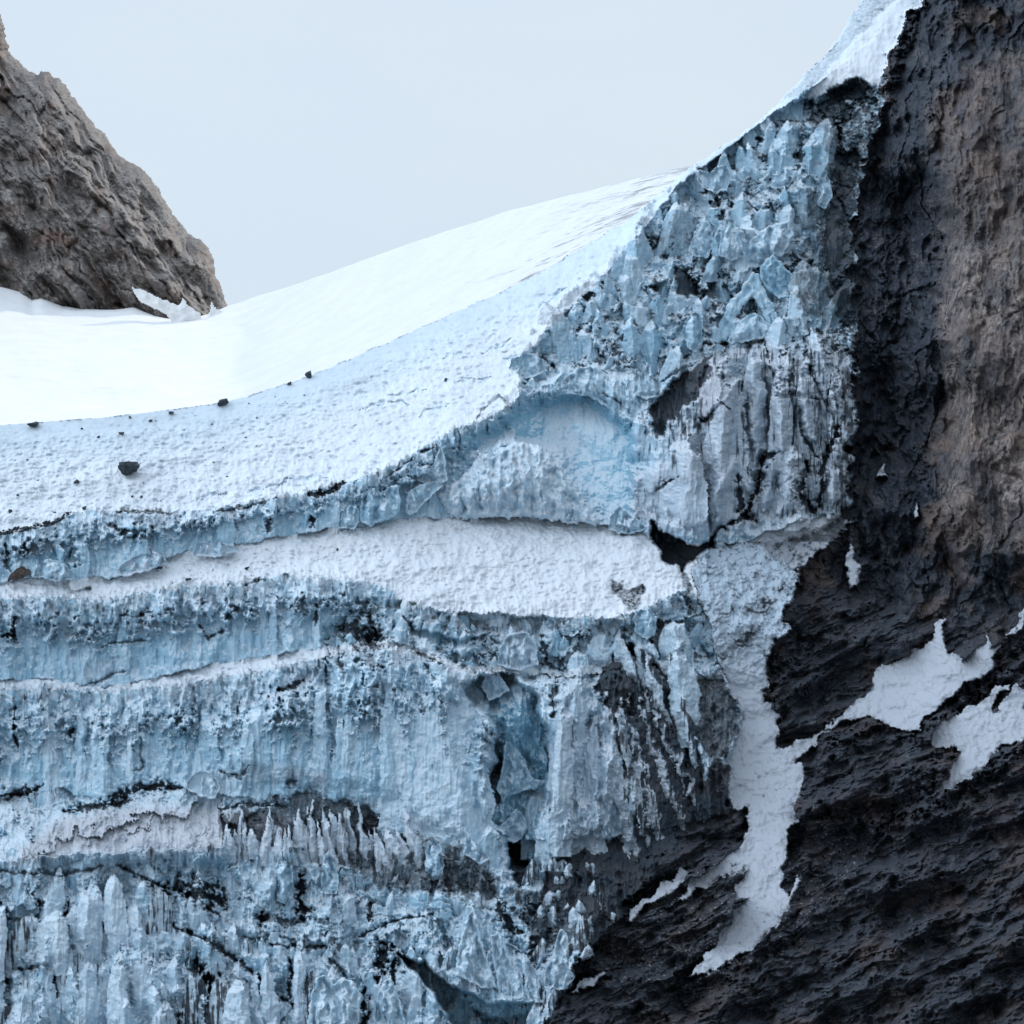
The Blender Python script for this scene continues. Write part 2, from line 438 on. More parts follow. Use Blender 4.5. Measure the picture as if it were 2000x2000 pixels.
def tps(P, x, y):
    def k(r2): return 0.5 * r2 * np.log(r2 + 1e-9)
    n = len(P); S = 1000.0
    px, py = P[:, 0] / S, P[:, 1] / S
    A = np.zeros((n + 3, n + 3))
    A[:n, :n] = k((px[:, None] - px) ** 2 + (py[:, None] - py) ** 2) + np.eye(n) * 1e-4
    A[:n, n] = 1; A[:n, n + 1] = px; A[:n, n + 2] = py; A[n:, :n] = A[:n, n:].T
    w = np.linalg.solve(A, np.concatenate([P[:, 2], [0, 0, 0]]))
    r = w[n] + w[n + 1] * x / S + w[n + 2] * y / S
    for i in range(n): r = r + w[i] * k((x / S - px[i]) ** 2 + (y / S - py[i]) ** 2)
    return r.astype(f32)
YR = tps(RP, U.astype(np.float64), V.astype(np.float64))

ROCK = [(1800, -170), (1795, 5), (1760, 62), (1735, 110), (1722, 165), (1712, 215), (1690, 330), (1668, 420), (1662, 520), (1668, 600), (1672, 750), (1665, 900), (1652, 1000), (1655, 1040),
        (1600, 1085), (1560, 1112), (1545, 1160), (1530, 1210), (1535, 1230), (1500, 1262), (1492, 1330), (1480, 1400), (1470, 1480), (1440, 1560), (1400, 1600), (1330, 1640), (1290, 1690), (1230, 1760),
        (1180, 1830), (1130, 1890), (1090, 1950), (1060, 2000), (1040, 2170), (2260, 2170), (2260, -170)]
rockm = poly(ROCK, 5, 2.0)

# ------------------------------------------------------------------ surface relief
SN = ((band == 1) | (band == 3) | (band == 5)).astype(f32)
def sl(y, k): return k
snow_relief = fbm(U / 120, V / 40, 4, 11) * 1.6
cup = cells((U + JU * .5) / 17, (V + JV * .5) / 8, 2)
cups = np.clip(0.55 - cup[0], 0, 1) * cup[2]
snow_relief = snow_relief + cups * 2.6 + fbm(U / 8, V / 4, 2, 13) * 0.35

lean = (V - 1000) * 0.06
fl1 = ridged((U + lean + JU * 1.5) / 62, V / 330, 2, 21)
fl2 = ridged((U + JU * .8) / 20, V / 150, 2, 22)
fl3 = ridged(U / 8, V / 70, 2, 23)
cliff_relief = -(fl1 * 7.0 + fl2 * 4.0 + fl3 * 1.6) + fbm(U / 70, V / 190, 5, 24, 0.55) * 7.0 + fbm(U / 45, V / 60, 4, 26) * 1.6 + fbm(U / 9, V / 20, 3, 25) * 0.6

def blocky(su, sv, s, off, tilt, crack, cw, warp=1.0, A=None, B=None):
    A = U if A is None else A; B = V if B is None else B
    f1, f2, r1, r2, r3, ox, oy = cells((A + JU * warp) / su, (B + JV * warp) / sv, s)
    e = f2 - f1
    return (r1 - 0.5) * off + tilt * (ox * (r2 - 0.5) * 2 + oy * (r3 - 0.25) * 2) + crack * np.exp(-(e / cw) ** 2), e, r1
b1, e1, k1 = blocky(62, 78, 31, 9, 6, 3.0, 0.10, 2.2)
b2, e2, k2 = blocky(26, 34, 32, 4, 3.4, 1.6, 0.12, 1.6)
b3, e3, k3 = blocky(11, 14, 33, 1.4, 1.5, 0.7, 0.14)
b0, e0, k0 = blocky(120, 130, 35, 16, 11, 3.0, 0.07, 2.5)
jum = smooth(-.2, .5, fbm(U / 80, V / 80, 3, 36))
icef_small = facet((U + JU) / 17, (V + JV) / 24, 11) * 1.7 + facet((U + JU) / 8, (V + JV) / 11, 12) * .8
chaos_relief = b0 * .9 + b1 * .6 + facet((U + JU * 2) / 60, (V + JV * 2) / 80, 13) * 8 + facet((U + JU * 1.5) / 28, (V + JV * 1.5) / 40, 14) * 3.5 + b2 * .35 + icef_small + fbm(U / 30, V / 26, 4, 34, .5) * 1.2
# rock
ang = math.radians(-27)
SU = U * math.cos(ang) + V * math.sin(ang); SV = -U * math.sin(ang) + V * math.cos(ang)
strata = ridged((SU + JU * 2) / 150, (SV + JV * 1.5) / 34, 4, 41, 0.6)
WJ = fbm(U / 60, V / 60, 3, 49) * 16
slab_relief = fbm(U / 170, V / 140, 3, 42) * 14 - ridged((SU + JU * 2) / 330, (SV + JV * 2) / 95, 2, 45) * 16
for su_, sv_, s_, a_, w_ in ((190, 70, 1, 15, 1.5), (80, 26, 2, 7, 1.0), (36, 11, 3, 2.9, .6), (15, 6, 4, 1.1, .3)):
    slab_relief += facet((SU + WJ * w_) / su_, (SV + WJ * w_ * .6) / sv_, s_) * a_
q_, e_, k_ = blocky(150, 26, 58, 5, 0, 1.6, .05, .25, SU + WJ, SV + WJ * .6)
slab_relief += q_ + blocky(52, 11, 59, 1.8, 0, .7, .06, .15, SU + WJ * .5, SV + WJ * .3)[0]
wall_relief = -ridged((U + JU * 2 + V * .12) / 110, (V + JV) / 400, 3, 51, 0.5) * 16 + fbm(U / 120, V / 170, 4, 52) * 11
for su_, sv_, s_, a_, w_ in ((90, 190, 5, 15, 1.5), (40, 76, 6, 6.5, 1.0), (19, 30, 7, 2.6, .6), (9, 13, 8, 1.0, .3)):
    wall_relief += facet((U + V * .18 + WJ * w_) / su_, (V - U * .3 + WJ * w_) / sv_, s_) * a_
wall_relief += blocky(60, 190, 60, 6, 0, 2.2, .05, .25, U + V * .12 + WJ, V - U * .3)[0] + blocky(24, 60, 61, 2, 0, .8, .06, .15, U + V * .12 + WJ * .6, V - U * .3)[0]
slab_relief -= slab_relief[:, NU // 2:].mean(); wall_relief -= wall_relief[:, NU // 2:].mean()

# ------------------------------------------------------------------ regions
ICEFALL = [(1060, 655), (1130, 590), (1200, 515), (1260, 440), (1320, 365), (1370, 330), (1450, 262), (1540, 205), (1640, 160), (1730, 160), (1720, 300), (1700, 700), (1560, 700), (1480, 680), (1380, 700),
           (1300, 730), (1270, 760), (1200, 730), (1100, 720), (1030, 760), (1000, 720)]
LOWCHAOS = [(-260, 1700), (0, 1690), (300, 1680), (560, 1690), (650, 1620), (760, 1610), (960, 1610), (1040, 1700), (1100, 1720), (1110, 1850), (1050, 2020), (700, 2180), (-260, 2180)]
MIDCHAOS = [(640, 1230), (700, 1180), (790, 1170), (860, 1195), (1000, 1200), (1200, 1205), (1300, 1165), (1400, 1190), (1400, 1300), (1350, 1300), (1230, 1290), (1150, 1330), (1060, 1330), (960, 1330), (880, 1300), (800, 1230), (720, 1290), (640, 1300)]
CHUTE = [(1368, 1080), (1400, 1058), (1480, 1060), (1510, 1088), (1560, 1114), (1552, 1160), (1535, 1186), (1530, 1210), (1545, 1225), (1510, 1255), (1492, 1272), (1500, 1300), (1495, 1372),
         (1520, 1390), (1520, 1440), (1514, 1462), (1530, 1465), (1565, 1441), (1600, 1430), (1620, 1424), (1585, 1452), (1560, 1487), (1572, 1497), (1566, 1540), (1545, 1592), (1560, 1602), (1541, 1622),
         (1535, 1660), (1530, 1700), (1525, 1735), (1538, 1750), (1558, 1704), (1560, 1722), (1542, 1765), (1528, 1792), (1500, 1822), (1460, 1856), (1400, 1890), (1342, 1914), (1380, 1868),
         (1412, 1820), (1440, 1780), (1453, 1760), (1438, 1745), (1440, 1722), (1462, 1702), (1440, 1704), (1392, 1726), (1350, 1747), (1322, 1762), (1350, 1722), (1390, 1692), (1425, 1668), (1448, 1650), (1466, 1582),
         (1430, 1581), (1420, 1540), (1424, 1490), (1438, 1450), (1450, 1400), (1432, 1345), (1402, 1300), (1392, 1240), (1368, 1180), (1352, 1120)]
PATCH_A = [(1600, 1428), (1640, 1398), (1680, 1360), (1706, 1345), (1708, 1306), (1735, 1298), (1760, 1290), (1785, 1266), (1810, 1262), (1828, 1226), (1846, 1204), (1843, 1262), (1868, 1275), (1888, 1294), (1900, 1272),
           (1918, 1256), (1930, 1238), (1932, 1262), (1952, 1256), (1938, 1308), (1880, 1340), (1840, 1375), (1806, 1400), (1800, 1420), (1780, 1428), (1742, 1421), (1712, 1403), (1690, 1402), (1650, 1406), (1615, 1425)]
PATCH_B = [(1818, 1552), (1850, 1515), (1860, 1490), (1878, 1466), (1855, 1462), (1824, 1455), (1818, 1432), (1850, 1406), (1890, 1385), (1930, 1360), (1948, 1338), (1975, 1333), (1968, 1347), (1948, 1360), (1935, 1388),
           (1952, 1386), (1968, 1350), (1985, 1334), (1996, 1346), (2004, 1378), (2060, 1395), (2090, 1410), (2050, 1425), (2000, 1445), (1950, 1460), (1920, 1490), (1890, 1520), (1850, 1540)]
PATCH_C = [(1660, 1060), (1668, 1090), (1681, 1110), (1676, 1146), (1655, 1151), (1657, 1112), (1648, 1092)]
PATCH_D = [(1703, 932), (1726, 903), (1734, 931)]
PATCH_E = [(1779, 1012), (1786, 988), (1796, 974), (1792, 1011)]
PATCH_F = [(1962, 1246), (1985, 1213), (2000, 1183), (2020, 1170), (2006, 1205), (1984, 1240)]
PATCH_G = [(1218, 1796), (1240, 1770), (1268, 1755), (1290, 1728), (1332, 1698), (1340, 1708), (1312, 1745), (1272, 1768), (1240, 1792)]
PATCH_H = [(1105, 1945), (1140, 1915), (1172, 1898), (1178, 1905), (1160, 1925), (1130, 1940)]
APRON = [(1200, 1640), (1280, 1600), (1370, 1540), (1400, 1480), (1440, 1500), (1440, 1590), (1480, 1600), (1440, 1700), (1350, 1760), (1200, 1850), (1140, 1960), (1060, 2050), (1060, 1960), (1130, 1900), (1120, 1800), (1060, 1760), (1060, 1700), (1130, 1650)]

m_fall = poly(ICEFALL, 14) ; m_low = poly(LOWCHAOS, 18); m_mid = poly(MIDCHAOS, 14); m_apron = poly(APRON, 12)
chute = poly(CHUTE, 2.0, 1.0)
patches = [poly(p, 1.6, 0.85) for p in (PATCH_A, PATCH_B, PATCH_C, PATCH_D, PATCH_E, PATCH_F, PATCH_G, PATCH_H)]

cliffm = (band == 2) | (band == 4) | (band == 6) | (band >= 8)
wS = SN * (1 - m_fall) * (1 - m_mid * 0.9)
wC = np.maximum(m_fall * 0.85, np.maximum(m_low * 0.32, m_mid * 0.6))
wC = np.where((band == 7), 0.25, wC)
edge_fade = smooth(0, 14, V - vk[0])
crown = np.exp(-(np.clip(V_ - vk[3], -2, 90) / 35) ** 2) * (band == 4) + np.exp(-(np.clip(V_ - vk[5], -2, 90) / 30) ** 2) * (band == 6) + np.exp(-(np.clip(V_ - vk[1], -2, 60) / 16) ** 2) * (band == 2) * (U < 1000)
wC0 = wC
wC = np.clip(wC + crown * 0.14, 0, 1)
relief = wS * snow_relief + (1 - wS) * ((1 - wC) * cliff_relief * np.where(band == 7, 0.35, 0.95) * (1 - .62 * face) + wC * chaos_relief * 0.95)
relief *= np.where(band <= 1, smooth(0, 60, V - vk[0]) * 0.9 + 0.1, 1)
YG = YG + relief

# ---- free standing towers and fins of ice: two flat flanks meeting at an edge, a broken top
twm = np.zeros(U.shape, f32); twf = np.zeros(U.shape, f32); tww = np.zeros(U.shape, f32); twd = np.zeros(U.shape, f32); twb = np.zeros(U.shape, f32)
YB = YG.copy()
TR = random.Random(11)
FL_ = (.25, 1.3)
def tower(uc, vb, w, h, lean=0.0, thick=1.0, p=2.0, sv=0.03, r=None, aL=None, aR=None, wh=None, di=None, bl=None, back=False):
    global YG
    s = (slice(max(0, int((vb - h * 1.1 - V1[0]) / STEP)), min(NV, int((vb + h * .3 - V1[0]) / STEP))),
         slice(max(0, int((uc - w - abs(lean) - 6 - U1[0]) / STEP)), min(NU, int((uc + w + abs(lean) + 6 - U1[0]) / STEP))))
    if s[0].stop <= s[0].start or s[1].stop <= s[1].start: return
    i0 = int(np.clip((vb - V1[0]) / STEP, 0, NV - 1)); j0 = int(np.clip((uc - U1[0]) / STEP, 0, NU - 1))
    u_, v_ = U[s], V[s]
    hf = (vb - v_) / h + JU[s] * .012
    x = u_ - uc - lean * np.clip(hf, -.2, 1) + JU[s] * .45
    hw = w * .5 * (1 - np.clip(hf, 0, 1) ** p) + w * .04
    r = TR.uniform(-.35, .35) * w if r is None else r
    aL = TR.uniform(*FL_) if aL is None else aL
    aR = TR.uniform(*FL_) if aR is None else aR
    q = x - r * (1 - .5 * np.clip(hf, 0, 1))
    yf = YB[i0, j0] - thick * smooth(-.25, .22, hf) + sv * (vb - v_) + np.where(q < 0, -q * aL, q * aR) * .16 + np.clip(hf - .8, 0, 1) * h * .35 + icef_small[s] * .45 - fl3[s] * .6
    m = (np.abs(x) < hw) & (hf < 1) & (hf > -.28) & (yf < YG[s])
    if back: return s, m, yf, q / w
    YG[s] = np.where(m, yf, YG[s])
    twf[s] = np.where(m, DS[s], twf[s])
    for A, val in ((twm, 1.0), (tww, TR.random() if wh is None else wh), (twd, TR.random() if di is None else di), (twb, TR.random() if bl is None else bl)):
        A[s] = np.where(m, val, A[s])
def tower2(*a, ds=1.0, fl=0.0, dt=0.1, st=0.2, bt=0.2, wt=0.2, **k):   # a tower with its own dirt, snow, blue and stain, built over the traced features
    r_ = tower(*a, back=True, **k)
    if r_ is None: return
    s, m, yf, qx = r_
    YG[s] = np.where(m, yf, YG[s])
    g = np.clip(BR[s] + .3, -.5, 1)
    dirt_shade[s] = np.where(m, np.clip(fl * smooth(-.12, .22, qx + .12 * DS[s]) + dt * (1 + .4 * g) + (.25 + dt) * np.clip(DS[s] - .15, -.5, 1) * .9 * ds, 0, 1), dirt_shade[s]); snow[s] = np.where(m, st * (1 + g), snow[s])
    blue[s] = np.where(m, bt, blue[s]); warm[s] = np.where(m, wt, warm[s])
def scatter(pts, n, wr, hr, seed, fn=None, **k):
    global TR
    TR = random.Random(seed)
    xs = [q[0] for q in pts]; ys = [q[1] for q in pts]; P_ = np.array(pts)
    c = 0
    while c < n:
        u, v = TR.uniform(min(xs), max(xs)), TR.uniform(min(ys), max(ys))
        if not inside(np.array([[u]]), np.array([[v]]), pts)[0, 0]: continue
        c += 1
        sc = TR.random() ** 1.6
        h = hr[0] + (hr[1] - hr[0]) * sc; w = wr[0] + (wr[1] - wr[0]) * sc * TR.uniform(.7, 1.15)
        tower(u, v + h * .4, w, h, TR.uniform(-.5, .5) * w, TR.uniform(0, 2.5), TR.uniform(1.1, 4.5), TR.uniform(-.01, .05), **k)
FALLW = [(1080, 670), (1150, 590), (1220, 515), (1275, 445), (1330, 375), (1400, 335), (1500, 260), (1600, 230), (1640, 300), (1640, 640), (1560, 690), (1480, 670), (1380, 690), (1300, 730), (1200, 720), (1120, 710)]
FL_ = (.8, 2.2)
scatter(FALLW, 26, (40, 84), (60, 130), 20)
scatter(FALLW, 95, (18, 56), (30, 100), 21)
scatter(FALLW, 100, (8, 26), (14, 46), 22)
FL_ = (.25, 1.3)
scatter([(-250, 1700), (300, 1700), (560, 1700), (650, 1640), (940, 1640), (1030, 1740), (1080, 1780), (1060, 1860), (1030, 2010), (700, 2160), (-250, 2160)], 210, (16, 52), (34, 110), 23)
scatter([(-250, 1700), (300, 1700), (560, 1690), (650, 1620), (940, 1625), (1030, 1740), (1080, 1780), (1060, 1860), (1030, 2010), (700, 2160), (-250, 2160)], 210, (7, 20), (14, 40), 24)
scatter([(650, 1240), (720, 1190), (860, 1215), (1200, 1215), (1300, 1180), (1360, 1220), (1350, 1290), (1220, 1270), (1150, 1310), (1060, 1310), (960, 1310), (880, 1280), (780, 1250), (700, 1300)], 130, (10, 34), (16, 48), 25)
scatter([(650, 1650), (760, 1630), (930, 1650), (980, 1720), (960, 1770), (760, 1750), (680, 1710)], 90, (8, 26), (14, 44), 26)
RIMZ = [(900, 862), (1000, 755), (1015, 665), (1105, 585), (1185, 505), (1245, 432), (1300, 365), (1345, 345), (1290, 450), (1210, 530), (1140, 605), (1070, 680), (1060, 770), (970, 835)]
scatter(RIMZ, 90, (8, 26), (10, 34), 27)
# toothed rims of the cliffs, columns that lean against the faces
TR = random.Random(31)
for ci, u0, u1, st, wr, hr in ((3, -240, 1290, 9, (7, 20), (10, 34)), (5, -240, 960, 9, (8, 22), (12, 40)), (1, 520, 1010, 9, (7, 18), (10, 34)), (1, -240, 520, 12, (5, 14), (6, 16)), (1, 1035, 1600, 11, (12, 34), (20, 60)), (8, -240, 1000, 12, (10, 26), (16, 50)), (7, -240, 900, 16, (10, 30), (10, 36))):
    c_ = np.array(CC[ci], f32); u = u0
    while u < u1:
        vb = float(np.interp(u, c_[:, 0], c_[:, 1])); sc = TR.random() ** 1.5
        h = hr[0] + (hr[1] - hr[0]) * sc; w = wr[0] + (wr[1] - wr[0]) * sc
        tower(u, vb + h * .75 + TR.uniform(-4, 10), w, h, TR.uniform(-.4, .4) * w, TR.uniform(.3, 2), TR.uniform(1.2, 4), 0.02)
        u += st * TR.uniform(.5, 1.6)
for i in range(150):                         # long ribs on the tall faces
    ci = TR.choice((3, 5, 5, 5, 1))
    u = TR.uniform(-240, 940); c_ = np.array(CC[ci], f32); d_ = np.array(CC[ci + 1], f32)
    va = float(np.interp(u, c_[:, 0], c_[:, 1])); vb = float(np.interp(u, d_[:, 0], d_[:, 1]))
    h = (vb - va) * TR.uniform(.35, 1.0)
    tower(u, vb - TR.uniform(0, .35) * (vb - va) * (1 if h < .6 * (vb - va) else 0), TR.uniform(12, 34), h, TR.uniform(-8, 8), TR.uniform(.4, 1.6), TR.uniform(2, 7), .045, None, TR.uniform(.2, .9), TR.uniform(.2, .9))
# steps on the long hanging folds of the right part of the icefall
for (u, v, w, h, ln) in ((1425, 1030, 70, 340, -6), (1470, 900, 46, 220, 4), (1520, 960, 44, 250, 8), (1570, 920, 40, 220, 6), (1612, 860, 30, 220, -18), (1640, 920, 30, 200, -10), (1385, 1000, 44, 170, 10), (1335, 1045, 90, 200, 0), (1270, 1000, 60, 180, 14), (1240, 960, 40, 160, 10),
                         (1500, 1000, 36, 120, 4), (1555, 1000, 44, 130, -6), (1590, 990, 34, 100, 6), (1630, 990, 26, 90, 4), (1460, 1010, 36, 90, 4), (1130, 1320, 40, 50, 0), (1390, 860, 40, 160, 6), (1545, 820, 26, 130, -6), (1600, 760, 22, 120, -12), (1300, 930, 26, 110, 8)):
    tower(u, v, w, h, ln, 3.5, TR.uniform(2.5, 7), .055, None, TR.uniform(.5, 1.1), TR.uniform(.5, 1.1), .5, .15, .2)

# ---- traced features of the ice: + carves back, - stands out
dirt_shade = np.zeros(U.shape, f32); blue = np.zeros(U.shape, f32); warm = np.zeros(U.shape, f32); snow = np.zeros(U.shape, f32)
def feature(m, depth=0.0, d=0.0, bl=0.0, w=0.0, s=0.0):
    global YG, dirt_shade, blue, warm, snow
    YG = YG + m * depth
    if d: dirt_shade = np.maximum(dirt_shade, smooth(.15, .75, m * (.95 + .45 * np.clip(BR + .25, -.6, 1))) * d) if d > 0 else dirt_shade * (1 + m * d)
    if bl: blue = np.maximum(blue, m * bl) if bl > 0 else blue * (1 + m * bl)
    if w: warm = np.maximum(warm, m * w)
    if s: snow = np.maximum(snow, m * s)

snow = np.clip(SN * 1.0 * (1 - m_fall), 0, 1)
snow = np.where(band == 5, 0.9, snow)
for pts, w_ in (([(985, 702), (1045, 690)], 4), ([(890, 748), (962, 736)], 4), ([(755, 775), (835, 760)], 3), ([(700, 800), (740, 790), (800, 788)], 3), ([(940, 690), (1000, 660)], 3), ([(1050, 600), (1110, 560)], 3), ([(860, 700), (905, 684)], 2.5), ([(820, 812), (880, 790)], 3), ([(480, 960), (560, 940), (640, 930)], 3.5), ([(380, 975), (440, 962)], 3)):
    m_ = stroke(pts, w_, 1.0); YG = YG + m_ * 2.0; blue = np.maximum(blue, m_ * .5)
RIMB = blue
# general dirt: streaks that run down the faces, grit that lies on the broken ice; plus painted cup and cleft shade
streak = smooth(0.50, 0.95, ridged((U + JU) / 13, V / 95, 3, 61) * 0.75 + fbm(U / 90, V / 60, 3, 62) * 0.45)
grit = smooth(0.10, 0.75, fbm(U / 16, V / 11, 5, 63, 0.62) + fbm(U / 130, V / 60, 3, 64) * 0.5)
dirt_shade = (1 - snow) * np.clip(streak * 0.33 * (1 - wC) + grit * (0.20 + 0.34 * wC0), 0, 1) * (1 - .75 * face)
dirt_shade += (band == 1) * cups * 0.30 * smooth(0.3, 0.9, cup[3])  # dark specks painted into the sun cups as their shadows
blue = (1 - snow) * (smooth(0.0, 0.8, fbm(U / 90, V / 60, 4, 65)) * 0.45 + face * .30)
blue = np.maximum(blue, RIMB)
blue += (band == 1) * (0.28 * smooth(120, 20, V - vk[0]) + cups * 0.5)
warm = smooth(0.0, 0.9, fbm(U / 110, V / 50, 4, 66)) * 0.30 * (band != 1) * (1 - wC * .5)
warm += (band == 3) * 0.15
dirt_shade = dirt_shade * (1 - twm * .65) + twm * (1 - face * .6) * (np.clip(twd - .62, 0, 1) * 1.3 + .7 * np.clip(twf - .25, 0, 1) * smooth(640, 760, V))
dirt_shade += (1 - twm) * wC0 * .6 * smooth(-.6, .3, BR) * (band != 1) * (band != 3)  # shade of the clefts between towers, painted into the colour
blue = np.clip(blue + twm * (twb > .72) * .45 * (1 - snow), 0, 1)
snow = np.clip(snow + twm * np.clip(tww - .45, 0, 1) * .7, 0, 1)
snow = np.maximum(snow, crown * 0.8 * smooth(-.2, .3, fbm(U / 18, V / 12, 3, 67)))

# upper cliff: smooth turquoise face in the middle
feature(poly([(880, 900), (900, 860), (960, 822), (1060, 770), (1150, 760), (1230, 830), (1250, 900), (1230, 1000), (1180, 1010), (1120, 930), (1080, 870), (1000, 850)], 16, 1.3), 4.5, -0.9, 1.0)
wl_ = poly([(900, 900), (940, 850), (1060, 780), (1150, 770), (1225, 840), (1245, 900), (1225, 1000), (1180, 1010), (1120, 930), (1000, 850)], 14)
YG = YG - wl_ * relief * .85; dirt_shade = dirt_shade * (1 - wl_ * .8); snow = snow * (1 - wl_ * .8)
feature(poly([(1130, 800), (1180, 830), (1220, 870), (1200, 900), (1150, 870), (1110, 830)], 12), -1, 0, 0, 0, 0.2)
# grey-brown stained face, right part of the icefall
feature(poly([(1300, 900), (1330, 800), (1380, 690), (1480, 660), (1560, 690), (1620, 640), (1670, 720), (1668, 990), (1540, 1020), (1400, 1040), (1280, 1040), (1230, 1010), (1240, 930)], 20), -4, 0.12, 0, 0.55)
feature(poly([(1262, 800), (1290, 772), (1345, 722), (1392, 690), (1384, 745), (1345, 790), (1310, 825), (1300, 850), (1284, 846)], 8), 7, 0.95)
feature(poly([(1352, 770), (1368, 720), (1392, 705), (1408, 740), (1408, 790), (1380, 815), (1360, 805)], 7), -4, 0.15, 0, 0.9)
feature(poly([(1366, 812), (1402, 800), (1392, 814), (1372, 820)], 3), 5, 0.9)
for pts, w_, a in (([(1395, 1040), (1450, 1010), (1480, 960), (1490, 900), (1530, 880)], 7, .9), ([(1440, 930), (1450, 1000), (1480, 1020)], 6, .7), ([(1560, 790), (1570, 850), (1600, 900)], 4, .8),
                  ([(1510, 775), (1550, 770), (1600, 780)], 5, .7), ([(1455, 780), (1462, 850), (1470, 930)], 5, .5), ([(1490, 660), (1500, 700), (1520, 760)], 3, .8), ([(1550, 700), (1545, 740), (1540, 770)], 4, .8),
                  ([(1600, 640), (1620, 720), (1640, 800)], 5, .6), ([(1570, 660), (1590, 740), (1630, 820)], 4, .6), ([(1640, 830), (1610, 900), (1600, 990)], 6, .9), ([(1575, 900), (1560, 960), (1590, 1000)], 9, .9),
                  ([(1280, 960), (1300, 940), (1330, 930)], 3, .9), ([(1400, 780), (1425, 800)], 2, .9), ([(1240, 760), (1300, 740), (1350, 715)], 3, .5), ([(1370, 670), (1440, 668), (1500, 655)], 2.5, .8),
                  ([(1060, 700), (1085, 718)], 3, .9), ([(1165, 760), (1215, 790), (1190, 775)], 2, .4)):
    feature(stroke(pts, w_), 5, a)
feature(poly([(1318, 515), (1335, 525), (1350, 545), (1368, 560), (1360, 580), (1325, 575), (1320, 545)], 7), 6, 0.9)
stn = poly([(1240, 900), (1300, 760), (1400, 680), (1480, 660), (1560, 690), (1620, 630), (1672, 720), (1668, 1000), (1540, 1020), (1440, 1030), (1400, 960), (1300, 930)], 20)
dirt_shade = np.maximum(dirt_shade, stn * np.clip(DS * .9 + .18 + .25 * smooth(1450, 1660, U), 0, .85))
feature(poly([(1440, 1000), (1470, 930), (1540, 900), (1650, 900), (1650, 1000), (1540, 1020), (1470, 1040)], 22), 3, .45)
feature(poly([(1255, 960), (1380, 930), (1430, 980), (1400, 1040), (1300, 1042), (1262, 1010)], 14), 0, -.9, .25)
for (a, b, r) in ((1395, 342, 8), (1375, 375, 8), (1300, 500, 7), (1310, 480, 5), (1395, 395, 12), (1410, 420, 9), (1430, 400, 6), (1485, 270, 9), (1560, 300, 12), (1555, 330, 9), (1150, 580, 9), (1510, 350, 7), (1175, 560, 6), (1215, 660, 8), (1180, 670, 6)):
    feature(stroke([(a - r, b), (a, b + r * .5), (a + r * .6, b - r)], r * .6), 4, 0.8)
# dirty right margin of the icefall
feature(poly([(1560, 200), (1640, 150), (1720, 160), (1712, 260), (1690, 340), (1668, 420), (1662, 520), (1668, 640), (1610, 640), (1560, 600), (1540, 540), (1580, 480), (1570, 400), (1620, 320), (1600, 260)], 30), 2, 0.62)
feature(poly([(1625, 330), (1668, 340), (1672, 640), (1640, 650), (1620, 560), (1600, 470)], 22), 2, 0.85)
feature(poly([(1600, 170), (1660, 150), (1712, 165), (1680, 200), (1620, 205)], 8), -1, 0.95)
mg = stroke([(1700, 180), (1690, 330), (1664, 420), (1660, 520), (1666, 620), (1670, 750), (1664, 900), (1650, 1000)], 40, 1.5, False)
dirt_shade = np.maximum(dirt_shade, np.clip(mg * (0.75 + 0.8 * BR), 0, 1) * .85)
# clean snow wedge at the top right, between icefall and rock
WEDGE = [(1690, 60), (1760, -10), (1800, -170), (1796, 5), (1760, 62), (1735, 110), (1722, 165), (1700, 160), (1660, 150), (1600, 185), (1575, 200), (1590, 170), (1640, 115)]
wedge = poly(WEDGE, 5, 0.5)
YG = YG - wedge * relief * .85 + wedge * fbm(U / 30, V / 30, 3, 19) * .8
feature(wedge, -1, -0.95, -0.8, 0, 0.9)
feature(poly([(1520, 200), (1575, 150), (1640, 75), (1680, 5), (1720, -60), (1760, -100), (1745, 0), (1690, 55), (1640, 110), (1580, 175)], 5, .6), 0, 0.30, 0.2, 0, 0)
# cave under the cliff
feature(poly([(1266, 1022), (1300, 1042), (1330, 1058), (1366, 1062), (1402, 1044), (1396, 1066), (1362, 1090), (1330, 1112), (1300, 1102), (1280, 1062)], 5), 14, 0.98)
feature(stroke([(1330, 1112), (1345, 1140), (1340, 1170), (1350, 1200)], 7), 4, 0.7)
feature(poly([(1195, 1130), (1212, 1142), (1235, 1150), (1255, 1140), (1258, 1160), (1240, 1182), (1222, 1185), (1205, 1160)], 5), 4, 0.8)
feature(poly([(1500, 1060), (1560, 1040), (1650, 1010), (1655, 1045), (1600, 1085), (1540, 1100)], 12), 2, 0.75, 0, 0.5)
feature(poly([(1450, 1042), (1500, 1030), (1570, 1005), (1640, 1005), (1600, 1040), (1520, 1062), (1480, 1055)], 6), -3, -0.6, 0, 0.4, 0.6)
